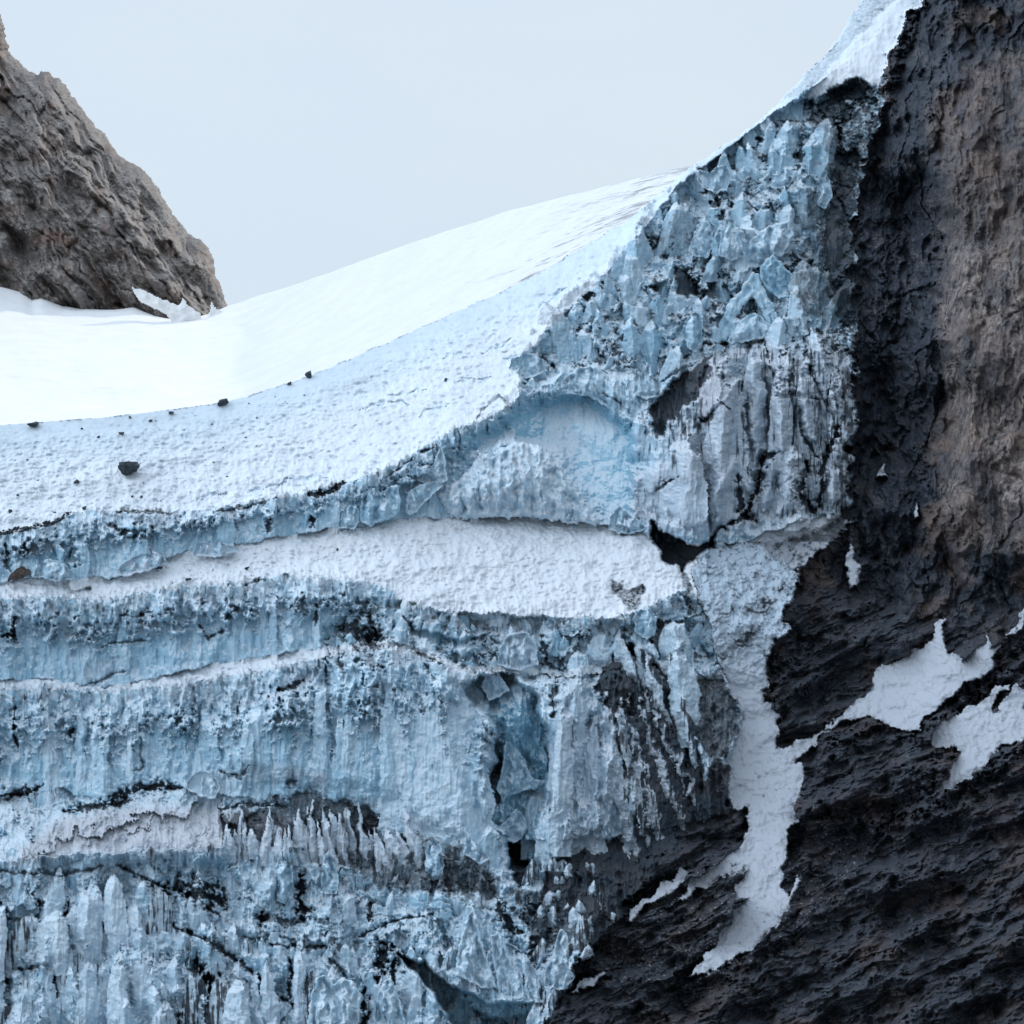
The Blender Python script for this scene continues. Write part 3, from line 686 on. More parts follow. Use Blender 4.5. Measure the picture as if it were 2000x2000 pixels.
# debris and cracks of the left cliffs
feature(stroke([(0, 1044), (60, 1032), (100, 1024), (135, 1005)], 4, .4), 0, 0.95)
for pts, w_, a in (([(10, 1060), (12, 1100), (25, 1120)], 6, .7), ([(45, 1062), (50, 1090)], 9, .55), ([(140, 1075), (150, 1110)], 8, .55), ([(228, 1000), (280, 1000), (340, 1002)], 5, .8), ([(210, 1024), (270, 1050)], 5, .7),
                  ([(415, 1002), (480, 990), (540, 972)], 4, .7), ([(600, 970), (640, 960), (680, 942)], 7, .95), ([(520, 1045), (530, 1010)], 6, .7), ([(605, 1010), (615, 1030)], 8, .9), ([(755, 930), (800, 900), (850, 870)], 3, .9),
                  ([(930, 815), (975, 770), (1000, 790)], 3, .4),
                  ([(0, 1245), (25, 1235), (30, 1200)], 6, .8), ([(235, 1205), (265, 1200), (300, 1195)], 4, .7), ([(385, 1220), (410, 1245), (440, 1230)], 5, .8), ([(440, 1210), (470, 1180)], 4, .6), ([(617, 1180), (615, 1220)], 3.5, .9), ([(480, 1140), (520, 1132)], 4, .8),
                  ([(490, 1185), (488, 1196)], 3, .7), ([(200, 1262), (290, 1250)], 3, .6), ([(170, 1335), (250, 1310)], 4, .6),
                  ([(28, 1360), (26, 1430), (36, 1460)], 3, .9), ([(145, 1420), (138, 1440)], 5, .9), ([(0, 1553), (60, 1545), (85, 1530)], 7, .9), ([(275, 1440), (278, 1500), (262, 1510)], 3, .6),
                  ([(540, 1345), (555, 1350), (575, 1340), (590, 1325)], 8, .9), ([(635, 1300), (645, 1400), (650, 1460), (645, 1490)], 3.5, .8), ([(455, 1420), (470, 1370)], 2.5, .7), ([(660, 1260), (670, 1330)], 5, .8),
                  ([(745, 1400), (740, 1420)], 4, .8), ([(430, 1505), (470, 1515), (485, 1495)], 5, .9), ([(200, 1570), (240, 1550), (300, 1535), (360, 1540)], 9, .85), ([(120, 1585), (200, 1572), (260, 1565)], 7, .8),
                  ([(430, 1580), (480, 1570), (560, 1575)], 6, .7), ([(700, 1605), (780, 1600), (850, 1615)], 6, .8), ([(560, 1530), (580, 1525)], 7, .8)):
    feature(stroke(pts, w_), 3.2, a)
# comb of dirty fins under cliff three
feature(poly([(425, 1590), (500, 1580), (560, 1560), (600, 1540), (660, 1560), (760, 1590), (790, 1640), (720, 1700), (620, 1690), (540, 1650), (440, 1650)], 9, 1.6), 1.5, 0.72)
FINS = []
feature(poly([(120, 1600), (230, 1580), (420, 1575), (560, 1600), (600, 1640), (560, 1660), (300, 1660), (150, 1670), (20, 1690), (60, 1640)], 16), -1, 0.06, -0.6, 0.85)
feature(poly([(700, 1600), (830, 1605), (860, 1640), (800, 1650), (700, 1640)], 12), -1, 0, 0, 0.8)
# big clean face of cliff three
feature(poly([(640, 1330), (760, 1270), (850, 1310), (940, 1370), (960, 1450), (950, 1560), (900, 1600), (760, 1560), (560, 1520), (420, 1500), (400, 1420), (500, 1380)], 30), -5, -0.55, 0.15)
# right edge of that face stands out over a recess
feature(poly([(905, 1345), (948, 1390), (966, 1440), (966, 1500), (950, 1545), (958, 1600), (985, 1630), (1010, 1700), (1045, 1700), (1050, 1620), (1062, 1540), (1075, 1480), (1062, 1400), (1042, 1350), (990, 1320), (940, 1325)], 7), 20, -0.5, 1.0)
feature(stroke([(800, 1235), (850, 1290), (900, 1330), (938, 1372), (958, 1440), (956, 1500), (945, 1545), (950, 1600)], 15, .8, 'clean'), -4, -.6, -.5, 0, .5)
feature(poly([(950, 1500), (975, 1490), (985, 1530), (970, 1570), (950, 1560)], 8), 10, 0.55, 1)
feature(poly([(945, 1440), (975, 1450), (985, 1500), (960, 1530)], 10), 8, .5, 1)
feature(poly([(995, 1640), (1025, 1650), (1030, 1700), (1015, 1735), (1000, 1700)], 6), 14, 0.95, 1)
feature(poly([(1000, 1360), (1040, 1350), (1065, 1400), (1060, 1450), (1075, 1490), (1050, 1500), (1020, 1470), (975, 1440), (965, 1400)], 12), -6, -0.9, 1)
feature(poly([(788, 1208), (830, 1232), (880, 1250), (930, 1245), (960, 1238), (930, 1256), (880, 1262), (825, 1245)], 4), 5, 0.25, 1)
# pillars to the right of the recess
for pts, a in (([(1078, 1620), (1082, 1450), (1095, 1340), (1115, 1312), (1135, 1325), (1150, 1380), (1160, 1480), (1170, 1620), (1120, 1650)], -7),
               ([(1175, 1400), (1205, 1362), (1225, 1400), (1245, 1500), (1265, 1560), (1240, 1590), (1205, 1618), (1180, 1560)], -5),
               ([(1290, 1340), (1330, 1320), (1350, 1400), (1365, 1450), (1330, 1430), (1300, 1400)], -5),
               ([(1160, 1640), (1178, 1500), (1150, 1380), (1165, 1360), (1190, 1420), (1200, 1540), (1185, 1640)], -2)):
    feature(poly(pts, 8), a, -0.6, -0.4, 0.35)
# black, fanned dirt bands with paler folds between them
feature(poly([(1180, 1290), (1235, 1265), (1300, 1310), (1345, 1400), (1372, 1480), (1370, 1560), (1330, 1600), (1250, 1600), (1225, 1500), (1190, 1400), (1165, 1340)], 9), 4, 0.97)
feature(stroke([(1235, 1245), (1262, 1300), (1290, 1345)], 8, .5, 'clean'), -4, -.9)
feature(stroke([(1262, 1262), (1300, 1330), (1340, 1400), (1370, 1470)], 9, .5, 'clean'), -4, -.7)
feature(poly([(1212, 1265), (1240, 1262), (1280, 1300), (1320, 1330), (1300, 1380), (1260, 1370), (1225, 1330)], 10), 5, 0.92)
feature(poly([(1330, 1330), (1400, 1310), (1440, 1360), (1448, 1420), (1420, 1480), (1380, 1480), (1350, 1420)], 16), 2, 0.75, 0, .3)
for pts, w_, a in (([(1225, 1265), (1215, 1200)], 4, .6), ([(1270, 1230), (1275, 1260)], 4, .9), ([(1300, 1290), (1345, 1275)], 3, .7), ([(960, 1250), (1020, 1280), (1100, 1310)], 5, .6), ([(1060, 1240), (1070, 1290)], 6, .7), ([(1085, 1330), (1078, 1400)], 6, .7),
                  ([(720, 1240), (740, 1270)], 8, .7), ([(690, 1290), (750, 1300)], 8, .6), ([(830, 1300), (850, 1330)], 5, .6), ([(800, 1215), (812, 1270), (860, 1300)], 5, .6)):
    feature(stroke(pts, w_), 4, a)
for pts, w_, a in (([(660, 1225), (720, 1240), (760, 1250)], 20, .75), ([(690, 1190), (740, 1200)], 12, .6), ([(330, 1725), (400, 1745), (440, 1770)], 18, .75), ([(820, 1700), (900, 1720), (960, 1750)], 26, .6), ([(840, 1780), (880, 1850)], 16, .5),
                  ([(1040, 1760), (1060, 1820), (1040, 1880)], 22, .85), ([(970, 1760), (1010, 1830)], 14, .85), ([(700, 1620), (760, 1612), (830, 1625)], 10, .8), ([(850, 1262), (900, 1290), (950, 1280)], 9, .6), ([(30, 1240), (10, 1255)], 12, .7), ([(500, 1790), (560, 1800), (640, 1795)], 10, .6)):
    feature(stroke(pts, w_, 1.5), 3, a)
for pts, w_, a in (([(1430, 690), (1420, 780), (1405, 900), (1400, 1020)], 17, -6), ([(1468, 690), (1480, 760), (1475, 860), (1462, 960)], 14, -5), ([(1515, 700), (1520, 790), (1530, 880)], 14, -5), ([(1590, 645), (1615, 720), (1638, 800)], 9, -5), ([(1560, 720), (1572, 800), (1590, 860)], 10, -5),
                   ([(1545, 880), (1540, 960), (1520, 1000)], 14, -4), ([(1620, 900), (1625, 980)], 12, -4), ([(1350, 850), (1340, 940), (1330, 1050)], 18, -4), ([(1290, 880), (1270, 960)], 14, -3), ([(1440, 900), (1400, 960), (1380, 1010)], 12, -4), ([(1505, 900), (1490, 1000)], 8, -4)):
    feature(stroke(pts, w_, .9, 'clean'), a, -0.7, 0, 0, .15)
# scree covered apron
feature(m_apron, 0, 0.98)
feature(poly([(660, 1640), (760, 1625), (900, 1650), (960, 1700), (980, 1760), (900, 1740), (760, 1740), (680, 1700)], 20), 1.5, 0.68, 0, 0.4)
feature(poly([(1000, 1740), (1090, 1740), (1150, 1800), (1100, 1850), (1040, 1850)], 16), 0, 0.72)
# lowest cliff: dark gaps and long curved crevasse lines
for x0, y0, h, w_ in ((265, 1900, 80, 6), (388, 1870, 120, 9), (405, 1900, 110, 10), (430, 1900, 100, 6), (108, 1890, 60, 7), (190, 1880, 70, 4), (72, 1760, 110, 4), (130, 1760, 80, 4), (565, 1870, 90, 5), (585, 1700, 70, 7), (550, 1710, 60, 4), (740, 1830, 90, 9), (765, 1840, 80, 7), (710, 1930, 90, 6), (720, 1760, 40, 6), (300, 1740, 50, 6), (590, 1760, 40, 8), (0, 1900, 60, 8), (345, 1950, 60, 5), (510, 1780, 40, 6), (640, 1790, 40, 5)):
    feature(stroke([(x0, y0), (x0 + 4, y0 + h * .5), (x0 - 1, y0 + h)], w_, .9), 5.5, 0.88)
for pts, w_, a in (([(320, 1750), (340, 1810), (400, 1835), (470, 1880), (540, 1940), (600, 1990)], 4.5, .85), ([(20, 1895), (90, 1885), (140, 1850), (200, 1820)], 4, .8), ([(230, 1690), (300, 1725), (370, 1745), (430, 1790)], 5, .75),
                  ([(480, 1830), (560, 1850), (640, 1848)], 3.5, .7), ([(700, 1830), (760, 1800), (850, 1785)], 4, .75), ([(640, 1870), (690, 1920)], 4, .7), ([(0, 1700), (120, 1710), (200, 1690)], 4, .5), ([(320, 1810), (300, 1750), (330, 1720)], 7, .7), ([(350, 1740), (430, 1760), (440, 1730)], 9, .6)):
    feature(stroke(pts, w_), 5, a)
for x0, y0, x1, y1, w_, a_ in ((90, 1760, 86, 1890, 22, -5), (160, 1740, 165, 1850, 20, -5), (235, 1870, 238, 2040, 26, -6), (300, 1880, 300, 2060, 20, -5), (345, 1890, 350, 2060, 17, -5), (465, 1890, 470, 2060, 20, -6), (30, 1900, 30, 2060, 20, -5),
                           (520, 1700, 522, 1760, 14, -4), (160, 1900, 160, 2060, 18, -4), (500, 1930, 520, 2060, 16, -4), (640, 1780, 650, 1850, 18, -4), (460, 1800, 520, 1830, 14, -3), (840, 1860, 850, 1960, 14, -3), (250, 1750, 262, 1810, 18, -4)):
    feature(stroke([(x0, y0), ((x0 + x1) / 2 + 3, (y0 + y1) / 2), (x1, y1)], w_, .8, 'clean'), a_, -0.8, 0, 0, .25)
# the big open crevasse at the bottom
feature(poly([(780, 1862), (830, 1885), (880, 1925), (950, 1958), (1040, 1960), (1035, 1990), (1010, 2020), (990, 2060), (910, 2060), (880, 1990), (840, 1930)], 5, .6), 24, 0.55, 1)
feature(poly([(880, 1925), (950, 1956), (1038, 1958), (1030, 1985), (980, 1990), (930, 1975)], 6, .6), -5, -0.7, 1)

TR = random.Random(77)
YB = YG.copy()
tower2(880, 1630, 170, 330, -40, 5, 5.0, .05, 30, .25, .9, dt=.03, st=.25, bt=.12, wt=.05)
tower2(800, 1625, 110, 330, -30, 3, 5.0, .05, 10, .3, .6, dt=.04, st=.2, bt=.15, wt=.05)
YB = YG.copy()
for (u, v, w, h, ln, th, p_, dt, wt) in ((1122, 1655, 92, 350, -8, 7, 4, .05, .3), (1160, 1640, 44, 280, -6, 4, 3, .12, .4), (1098, 1600, 40, 250, 6, 5, 3, .08, .3), (1222, 1622, 84, 262, -26, 6, 3, .08, .45), (1195, 1640, 36, 240, -26, 4, 3, .3, .4),
        (1290, 1390, 26, 110, -30, 5, 2, .3, .4), (1318, 1420, 22, 120, -34, 5, 2, .2, .4), (1345, 1420, 50, 170, -20, 5, 4, .1, .2), (1262, 1330, 26, 80, -16, 5, 2, .15, .3), (1360, 1470, 24, 100, -30, 3, 2.5, .3, .4), (1170, 1300, 44, 70, 0, 6, 3, .1, .2), (1215, 1300, 30, 70, -6, 5, 3, .15, .2),
        (1245, 1560, 16, 200, -50, 3, 3, .6, .4), (1130, 1420, 30, 110, 0, 3, 2.5, .05, .2), (1320, 1290, 60, 80, -6, 4, 4, .08, .1), (1040, 1650, 44, 110, 6, 4, 2.5, .12, .1), (1065, 1690, 40, 120, 4, 5, 3, .12, 0.1)):
    tower2(u, v, w, h, ln, th, p_, .055, None, TR.uniform(.5, 1.2), TR.uniform(.5, 1.2), dt=dt, st=.15, bt=.1, wt=wt)
for k_ in range(8):                         # fanned dark folds, darker on one flank
    t = k_ / 7
    tower2(1238 + 128 * t, 1612 - 62 * t ** 2 + TR.uniform(-10, 6), 46 - 16 * t, 300 - 70 * t + TR.uniform(-30, 20), -60 - 50 * t, 9 - 2 * t, 2.2, .055, TR.uniform(-6, 0), TR.uniform(.7, 1.3), TR.uniform(.7, 1.3),
           ds=.3, fl=.98, dt=.04 + .18 * (k_ % 3 == 1) + .1 * t, st=.05, bt=.05, wt=.55)
for (u, v, w, h, ln, dt) in ((1272, 1345, 30, 95, -30, .1), (1300, 1385, 26, 120, -40, .15), (1240, 1330, 26, 80, -20, .1), (1338, 1410, 44, 150, -26, .08), (1362, 1470, 26, 120, -40, .2), (1322, 1440, 18, 130, -46, .3)):
    tower2(u, v, w, h, ln, 5, 2.4, .055, None, .8, .9, fl=.8, dt=dt, st=.15, bt=.1, wt=.3)
for k_ in range(70):                         # dirty rubble where the ice runs out into the debris
    v0 = TR.uniform(1690, 2000); u0 = np.interp(v0, [1690, 1800, 1900, 2000], [1090, 1110, 1105, 1060]) + TR.gauss(0, 32)
    sz = TR.uniform(8, 34)
    tower2(u0, v0, sz, sz * TR.uniform(.9, 1.8), TR.uniform(-.3, .3) * sz, TR.uniform(1, 3), TR.uniform(1.2, 4), .03, None, TR.uniform(.6, 2), TR.uniform(.6, 2), dt=TR.choice((.05, .25, .6, .9)), st=.2, bt=.1, wt=.3)
for k_ in range(34):                         # comb of pointed fins under the tallest cliff
    x0 = 436 + k_ * 11.5 + TR.uniform(-6, 6); L_ = TR.uniform(48, 90) + 34 * math.exp(-((x0 - 620) / 55) ** 2)
    y0 = 1660 + TR.uniform(-14, 22) + (x0 - 430) * .05
    tower2(x0 + 8, y0, TR.uniform(12, 24), L_, TR.uniform(-8, 0) - (x0 - 430) * .03, TR.uniform(1.5, 3.5), TR.uniform(1.3, 2.6), .04, None, TR.uniform(.6, 1.4), TR.uniform(.6, 1.4), dt=TR.choice((.05, .1, .2, .35)), st=.3, bt=.05, wt=.4)
for k_ in range(19):                         # vertical columns in the lowest cliff
    x0 = -20 + k_ * 37 + TR.uniform(-14, 14); y0 = 2060 - TR.uniform(0, 70); L_ = TR.uniform(100, 200)
    tower2(x0, y0, TR.uniform(18, 58), L_, TR.uniform(-10, 10), TR.uniform(1.5, 4), TR.uniform(2.5, 7), .05, None, TR.uniform(.5, 1.2), TR.uniform(.5, 1.2), dt=TR.choice((.05, .08, .3, .75)), st=.2, bt=.1, wt=.15)
for k_ in range(9):
    x0 = -20 + k_ * 40 + TR.uniform(-10, 10)
    tower2(x0, 1890 + TR.uniform(-20, 6) - x0 * .15, TR.uniform(34, 84), TR.uniform(70, 150), TR.uniform(-10, 10), TR.uniform(1.5, 3.5), TR.uniform(2.5, 7), .05, None, TR.uniform(.4, 1), TR.uniform(.4, 1), dt=TR.choice((.02, .05, .1, .5)), st=.35, bt=.1, wt=.05)

# smooth rim where ice meets rock, chute and snow patches lying on the rock
wallw = smooth(1250, 1080, V - (U - 1700) * 0.25)
gully = poly([(1790, -170), (1850, 60), (1812, 220), (1798, 300), (1825, 420), (1835, 600), (1848, 760), (1812, 840), (1800, 930), (1790, 1080), (1700, 1100), (1660, 1060), (1668, 900), (1675, 600), (1670, 450), (1700, 300), (1760, 120), (1800, -10)], 12, 1.4)
YR = YR + wallw * wall_relief + (1 - wallw) * slab_relief + gully * 10
# buttress nose
YR = YR - 12 * stroke([(1860, 160), (1890, 500), (1900, 760), (1870, 1000)], 48, .6, False)
for pts, w_, a in (([(1480, 1500), (1600, 1450), (1720, 1420), (1800, 1440)], 10, -5), ([(1800, 1420), (1880, 1370), (1960, 1310), (2060, 1260)], 20, -7), ([(1310, 1900), (1430, 1800), (1460, 1770)], 16, -3), ([(1300, 1990), (1420, 1905), (1560, 1830)], 14, 4),
                  ([(1560, 1600), (1620, 1590), (1700, 1580), (1800, 1560)], 8, 6), ([(1700, 1620), (1850, 1540), (2000, 1450)], 30, -7), ([(1500, 1370), (1510, 1440)], 12, 7), ([(1505, 1270), (1510, 1350)], 12, 6), ([(1300, 1940), (1370, 1880), (1430, 1810)], 9, 4)):
    YR = YR + stroke(pts, w_, 1.4) * a
butt = poly([(1850, 200), (1900, 120), (2260, 60), (2260, 1150), (2000, 1080), (1880, 1060), (1820, 900), (1850, 800), (1835, 500)], 30, 1.5)
YR = YR - wallw * butt * wall_relief * .55 + butt * (facet((U + JU * .4) / 13, V / 26, 17) * 1.1 - ridged((U + JU * .5) / 26, V / 190, 3, 18) * 3.2)
Y = YG * (1 - rockm) + YR * rockm
allp = np.maximum.reduce([chute] + patches)
soft_snow = smooth(0.0, 1.0, allp)
# snow fills the relief beneath it
base_s = tps(RP, U.astype(np.float64), V.astype(np.float64))
Ych = base_s - 1.0 + fbm(U / 50, V / 40, 4, 71) * 1.6 + fbm(U / 9, V / 9, 3, 72) * 0.3
up = smooth(1420, 1200, V) * chute
Ych = Ych * (1 - up) + up * (YG - relief + fbm(U / 18, V / 22, 4, 73) * 1.6 + b3 * .5)
mean_off = 3.5
Y = Y * (1 - allp) + np.minimum(Ych - mean_off, Y * 0 + 2000) * allp
del base_s

# rock colouring attributes
brown = smooth(-.1, .7, fbm(U / 120, V / 90, 4, 81)) * 0.8
butt = poly([(1850, 200), (1900, 120), (2260, 60), (2260, 1150), (2000, 1080), (1880, 1060), (1820, 900), (1850, 800), (1835, 500)], 30, 1.5)
brown = np.clip(brown + butt * 0.55, 0, 1)
pale = butt * smooth(-.35, .5, fbm(U / 90, V / 130, 4, 82)) * smooth(430, 560, V)
pale = np.clip(pale + (1 - wallw) * smooth(.72, .9, strata) * 0.7 * smooth(-.2, .5, fbm(U / 70, V / 50, 3, 88)) + 0.25 * butt + 0.25 * smooth(.2, .7, fbm(U / 40, V / 40, 4, 83)) * rockm, 0, 1)
brown *= (1 - gully)
specks = (1 - allp) * rockm * smooth(0.62, 0.80, fbm(U / 7, V / 4, 2, 84)) * poly([(1340, 1700), (1560, 1600), (1720, 1620), (1640, 1760), (1560, 1860), (1400, 1920), (1250, 1960), (1150, 1900), (1250, 1800)], 20) * 0.35
specks = specks + (1 - allp) * rockm * smooth(0.55, 0.8, fbm(U / 9, V / 3, 2, 85)) * poly([(1690, 380), (1800, 360), (1830, 600), (1690, 620)], 20) * 0.12

# crest roll-over: what lies above the crest line is bent back behind it
over = np.clip(vk[0] - V, 0, None)
ve = np.where(over > 0, vk[0] + over * 0.25, V)
Y = Y + np.minimum(over, 60) * 0.9
keep_v = over < 62

P = to_world(U, ve, Y).astype(f32)

# ------------------------------------------------------------------ labels of faces -> objects
fu = lambda a: a[:-1, :-1]
b_ = fu(band); rk = fu(rockm) > 0.5
lab = np.zeros(b_.shape, np.int16)
Uc, Vc = fu(U), fu(V)
icef = fu(poly(ICEFALL + [], 1)) > 0.5
lab[b_ <= 1] = 1
lab[b_ == 2] = 2
lab[(b_ == 2) & (Uc > 1040)] = 3
lab[icef] = 3
lab[(b_ == 3)] = 4
lab[(b_ == 4)] = 5
lab[(b_ == 5)] = 6
lab[(b_ == 6)] = 7
lab[(b_ == 7)] = 8
lab[(b_ >= 8)] = 9
mr_ = fu(poly([(965, 1330), (1060, 1300), (1180, 1270), (1340, 1240), (1400, 1300), (1450, 1400), (1380, 1620), (1200, 1680), (1060, 1740), (990, 1650), (955, 1560), (970, 1450)], 1)) > .5
lab[mr_ & (b_ >= 4)] = 10
lab[(fu(m_apron) > .5)] = 11
lab[(b_ <= 2) & (fu(wedge) > .5)] = 12
lab[rk] = 13
lab[rk & (fu(butt) > .5)] = 14
lab[rk & (fu(wallw) < .5)] = 15
lab[fu(chute) > .5] = 20
for i, p in enumerate(patches): lab[fu(p) > .5] = 21 + i
lab[(b_ >= 8) & (Uc > 1090) & (lab == 9)] = 11
def absorb(lab):
    H, W = lab.shape; parent = []; runs = []; prev = []
    def find(a):
        while parent[a] != a: parent[a] = parent[parent[a]]; a = parent[a]
        return a
    for y in range(H):
        row = lab[y]; cut = np.flatnonzero(np.diff(row)) + 1
        st = np.concatenate([[0], cut]); en = np.concatenate([cut, [W]])
        cur = []; j = 0
        for a, b in zip(st.tolist(), en.tolist()):
            k = len(parent); parent.append(k); L = int(row[a]); cur.append((a, b, L, k)); runs.append((y, a, b, L))
        for (a, b, L, k) in cur:
            while j < len(prev) and prev[j][1] <= a: j += 1
            i = j
            while i < len(prev) and prev[i][0] < b:
                if prev[i][2] == L:
                    r1_, r2_ = find(prev[i][3]), find(k)
                    if r1_ != r2_: parent[r2_] = r1_
                i += 1
        prev = cur
    size = {}
    for k, (y, a, b, L) in enumerate(runs):
        r_ = find(k); size[r_] = size.get(r_, 0) + b - a
    best = {}
    for r_, n in size.items():
        L = runs[r_][3]
        if n > best.get(L, (0, 0))[0]: best[L] = (n, r_)
    for k, (y, a, b, L) in enumerate(runs):
        if find(k) != best[L][1] and L != 0:
            lab[y, a:b] = lab[y, a - 1] if a > 0 else lab[y, min(b, W - 1)]
    return lab
for _ in range(3): lab = absorb(lab)
okf = keep_v[:-1, :-1] & keep_v[1:, :-1]
lab[~okf] = 0
idx = np.arange(NU * NV, dtype=np.int32).reshape(NV, NU)
QA = np.stack([idx[:-1, :-1], idx[1:, :-1], idx[1:, 1:], idx[:-1, 1:]], -1)
PF = P.reshape(-1, 3)
ATT = dict(snow=snow, dirt_shade=dirt_shade, blue=blue, warm=warm)
ATR = dict(brown=brown, pale=pale, snow=specks)
SPEC = {
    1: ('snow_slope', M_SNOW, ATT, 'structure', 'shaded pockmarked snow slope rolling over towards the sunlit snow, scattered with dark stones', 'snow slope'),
    2: ('ice_cliff', M_ICE, ATT, None, 'low upper ice cliff at left below the shaded snow slope, streaked with grit', 'ice cliff'),
    3: ('icefall', M_ICE, ATT, None, 'tall broken blue icefall tumbling beside the dark rock wall', 'icefall'),
    4: ('snow_bench', M_SNOW, ATT, 'structure', 'wide pale snow bench between the upper and the middle ice cliffs', 'snow bench'),
    5: ('ice_cliff', M_ICE, ATT, None, 'middle ice cliff with toothed rim directly below the wide snow bench', 'ice cliff'),
    6: ('snow_ledge', M_SNOW, ATT, 'structure', 'narrow snow ledge slanting between the middle and the tallest ice cliffs', 'snow ledge'),
    7: ('ice_cliff', M_ICE, ATT, None, 'tallest pale blue fluted ice cliff at left above the dusty grey ice terrace', 'ice cliff'),
    8: ('ice_terrace', M_ICE, ATT, 'structure', 'dusty brownish grey ice terrace below the tallest cliff', 'ice terrace'),
    9: ('ice_cliff', M_ICE, ATT, None, 'lowest jumbled ice cliff along the bottom with black vertical gaps', 'ice cliff'),
    10: ('ice_cliff', M_ICE, ATT, None, 'folded ice pillars with black dirty bands beside the turquoise recess', 'ice cliff'),
    11: ('debris_slope', M_ICE, ATT, 'structure', 'dark debris covered ice slope below the black banded pillars', 'debris slope'),
    12: ('snow_slope', M_SNOW, ATT, 'structure', 'steep clean snow wedge at the top between icefall and rock wall', 'snow slope'),
    13: ('rock_wall', M_ROCK, ATR, 'structure', 'black recessed rock wall beside the icefall', 'rock wall'),
    14: ('rock_buttress', M_ROCK, ATR, 'structure', 'brown weathered rock buttress at the right edge', 'rock buttress'),
    15: ('rock_slope', M_SLAB, ATR, 'structure', 'dark layered rock slabs filling the lower right', 'rock slope'),
    20: ('snow_gully', M_OLD, None, None, 'long snow gully running down from the cave to a point among dark slabs', 'snow gully'),
    21: ('snow_patch', M_OLD, None, None, 'broad jagged snow patch slanting up from the snow gully across the rock', 'snow patch'),
    22: ('snow_patch', M_OLD, None, None, 'forked snow patch reaching the right edge of the picture', 'snow patch'),
    23: ('snow_patch', M_OLD, None, None, 'small tooth shaped snow patch on black rock right of the ice cave', 'snow patch'),
    24: ('snow_patch', M_OLD, None, None, 'tiny triangular snow patch, highest on the black rock wall', 'snow patch'),
    25: ('snow_patch', M_OLD, None, None, 'tiny upright snow sliver low between black wall and brown buttress', 'snow patch'),
    26: ('snow_patch', M_OLD, None, None, 'thin snow streak at the right edge above the forked patch', 'snow patch'),
    27: ('snow_patch', M_OLD, None, None, 'thin ragged snow strip on dark debris left of the snow gully', 'snow patch'),
    28: ('snow_patch', M_OLD, None, None, 'small snow streak at the foot of the debris slope, near the bottom crevasse', 'snow patch'),
}
chute_d = chute * 0
for (a, b, r_) in ((1475, 1195, 9), (1500, 1175, 8), (1428, 1150, 4), (1452, 1250, 13), (1425, 1190, 6), (1530, 1150, 7), (1400, 1215, 4), (1480, 1130, 4), (1395, 1330, 6), (1405, 1312, 7), (1490, 1190, 6), (1445, 1262, 9), (1492, 1518, 3), (1437, 1690, 5), (1450, 1700, 5), (1412, 1285, 6), (1380, 1300, 8)):
    chute_d = np.maximum(chute_d, stroke([(a - r_ * 1.5, b + r_ * .3), (a, b), (a + r_ * 1.2, b - r_ * .6)], r_, 1.6, False) * .95)
edge_ = np.maximum.reduce([poly(CHUTE, 16, 1.0)] + [poly(p, 12, .85) for p in (PATCH_A, PATCH_B, PATCH_C, PATCH_G, PATCH_H)])
chute_d = np.maximum(chute_d, np.clip((1 - edge_) * 2.2, 0, 1) * smooth(-.1, .5, BR) * .8)
sn_at = dict(snow=np.ones(U.shape, f32), dirt_shade=np.maximum(chute_d, smooth(.75, 1.0, fbm(U / 12, V / 10, 4, 91) + .35 * up) * 0.7 * chute), blue=up * 0.35 + U * 0, warm=U * 0 + 0.12)
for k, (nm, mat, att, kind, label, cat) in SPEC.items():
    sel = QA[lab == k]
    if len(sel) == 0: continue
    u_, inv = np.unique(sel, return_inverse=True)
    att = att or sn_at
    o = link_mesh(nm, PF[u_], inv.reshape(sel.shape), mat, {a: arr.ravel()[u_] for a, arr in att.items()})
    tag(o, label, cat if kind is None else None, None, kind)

YGRID = Y
def depth_at(u, v):
    return float(YGRID[int(np.clip((v - V1[0]) / STEP, 0, NV - 1)), int(np.clip((u - U1[0]) / STEP, 0, NU - 1))])

# ------------------------------------------------------------------ sunlit snowfield behind the crest
fu1 = np.arange(-400, 2400, 6, dtype=f32); ft = np.linspace(0, 1.25, 420, dtype=f32)
FU, FT = np.meshgrid(fu1, ft)
sky_v = np.interp(FU, [-400, 0, 25, 45, 62, 80, 122, 160, 222, 262, 300, 345, 385, 415, 450, 600, 800, 1000, 1200, 1350, 1420, 1600, 2400], [556, 560, 566, 572, 586, 582, 597, 603, 605, 600, 616, 626, 618, 611, 596, 548, 476, 410, 360, 323, 330, 520, 900])
low_v = np.interp(FU, [-400, 0, 440, 600, 800, 1000, 1240, 1350, 1600, 2400], [900, 900, 860, 810, 730, 640, 500, 450, 600, 1000])
FT1 = np.clip(FT, 0, 1)
kr = np.hanning(61); kr /= kr.sum()
sm_ = lambda a: np.tile(np.convolve(np.pad(a[0], 30, mode='edge'), kr, 'valid'), (a.shape[0], 1)).astype(f32)
far_y = sm_(np.interp(FU, [-400, 440, 1350, 2400], [1500, 1540, 1010, 1000]))
low_v = sm_(low_v)
FY = far_y - (far_y - sm_(np.interp(FU, [-400, 600, 1350, 2400], [1000, 1010, 990, 990]))) * FT1 ** 0.9 + fbm(FU / 240, FT * 3, 4, 95) * 10 + fbm(FU / 26, FT * 46, 3, 98) * 1.3
sky_s = np.interp(FU, [-400, 0, 222, 450, 600, 800, 1000, 1200, 1350, 1420, 1600, 2400], [556, 575, 604, 600, 548, 476, 410, 360, 323, 330, 520, 900])
sky_s = sm_(sky_s)
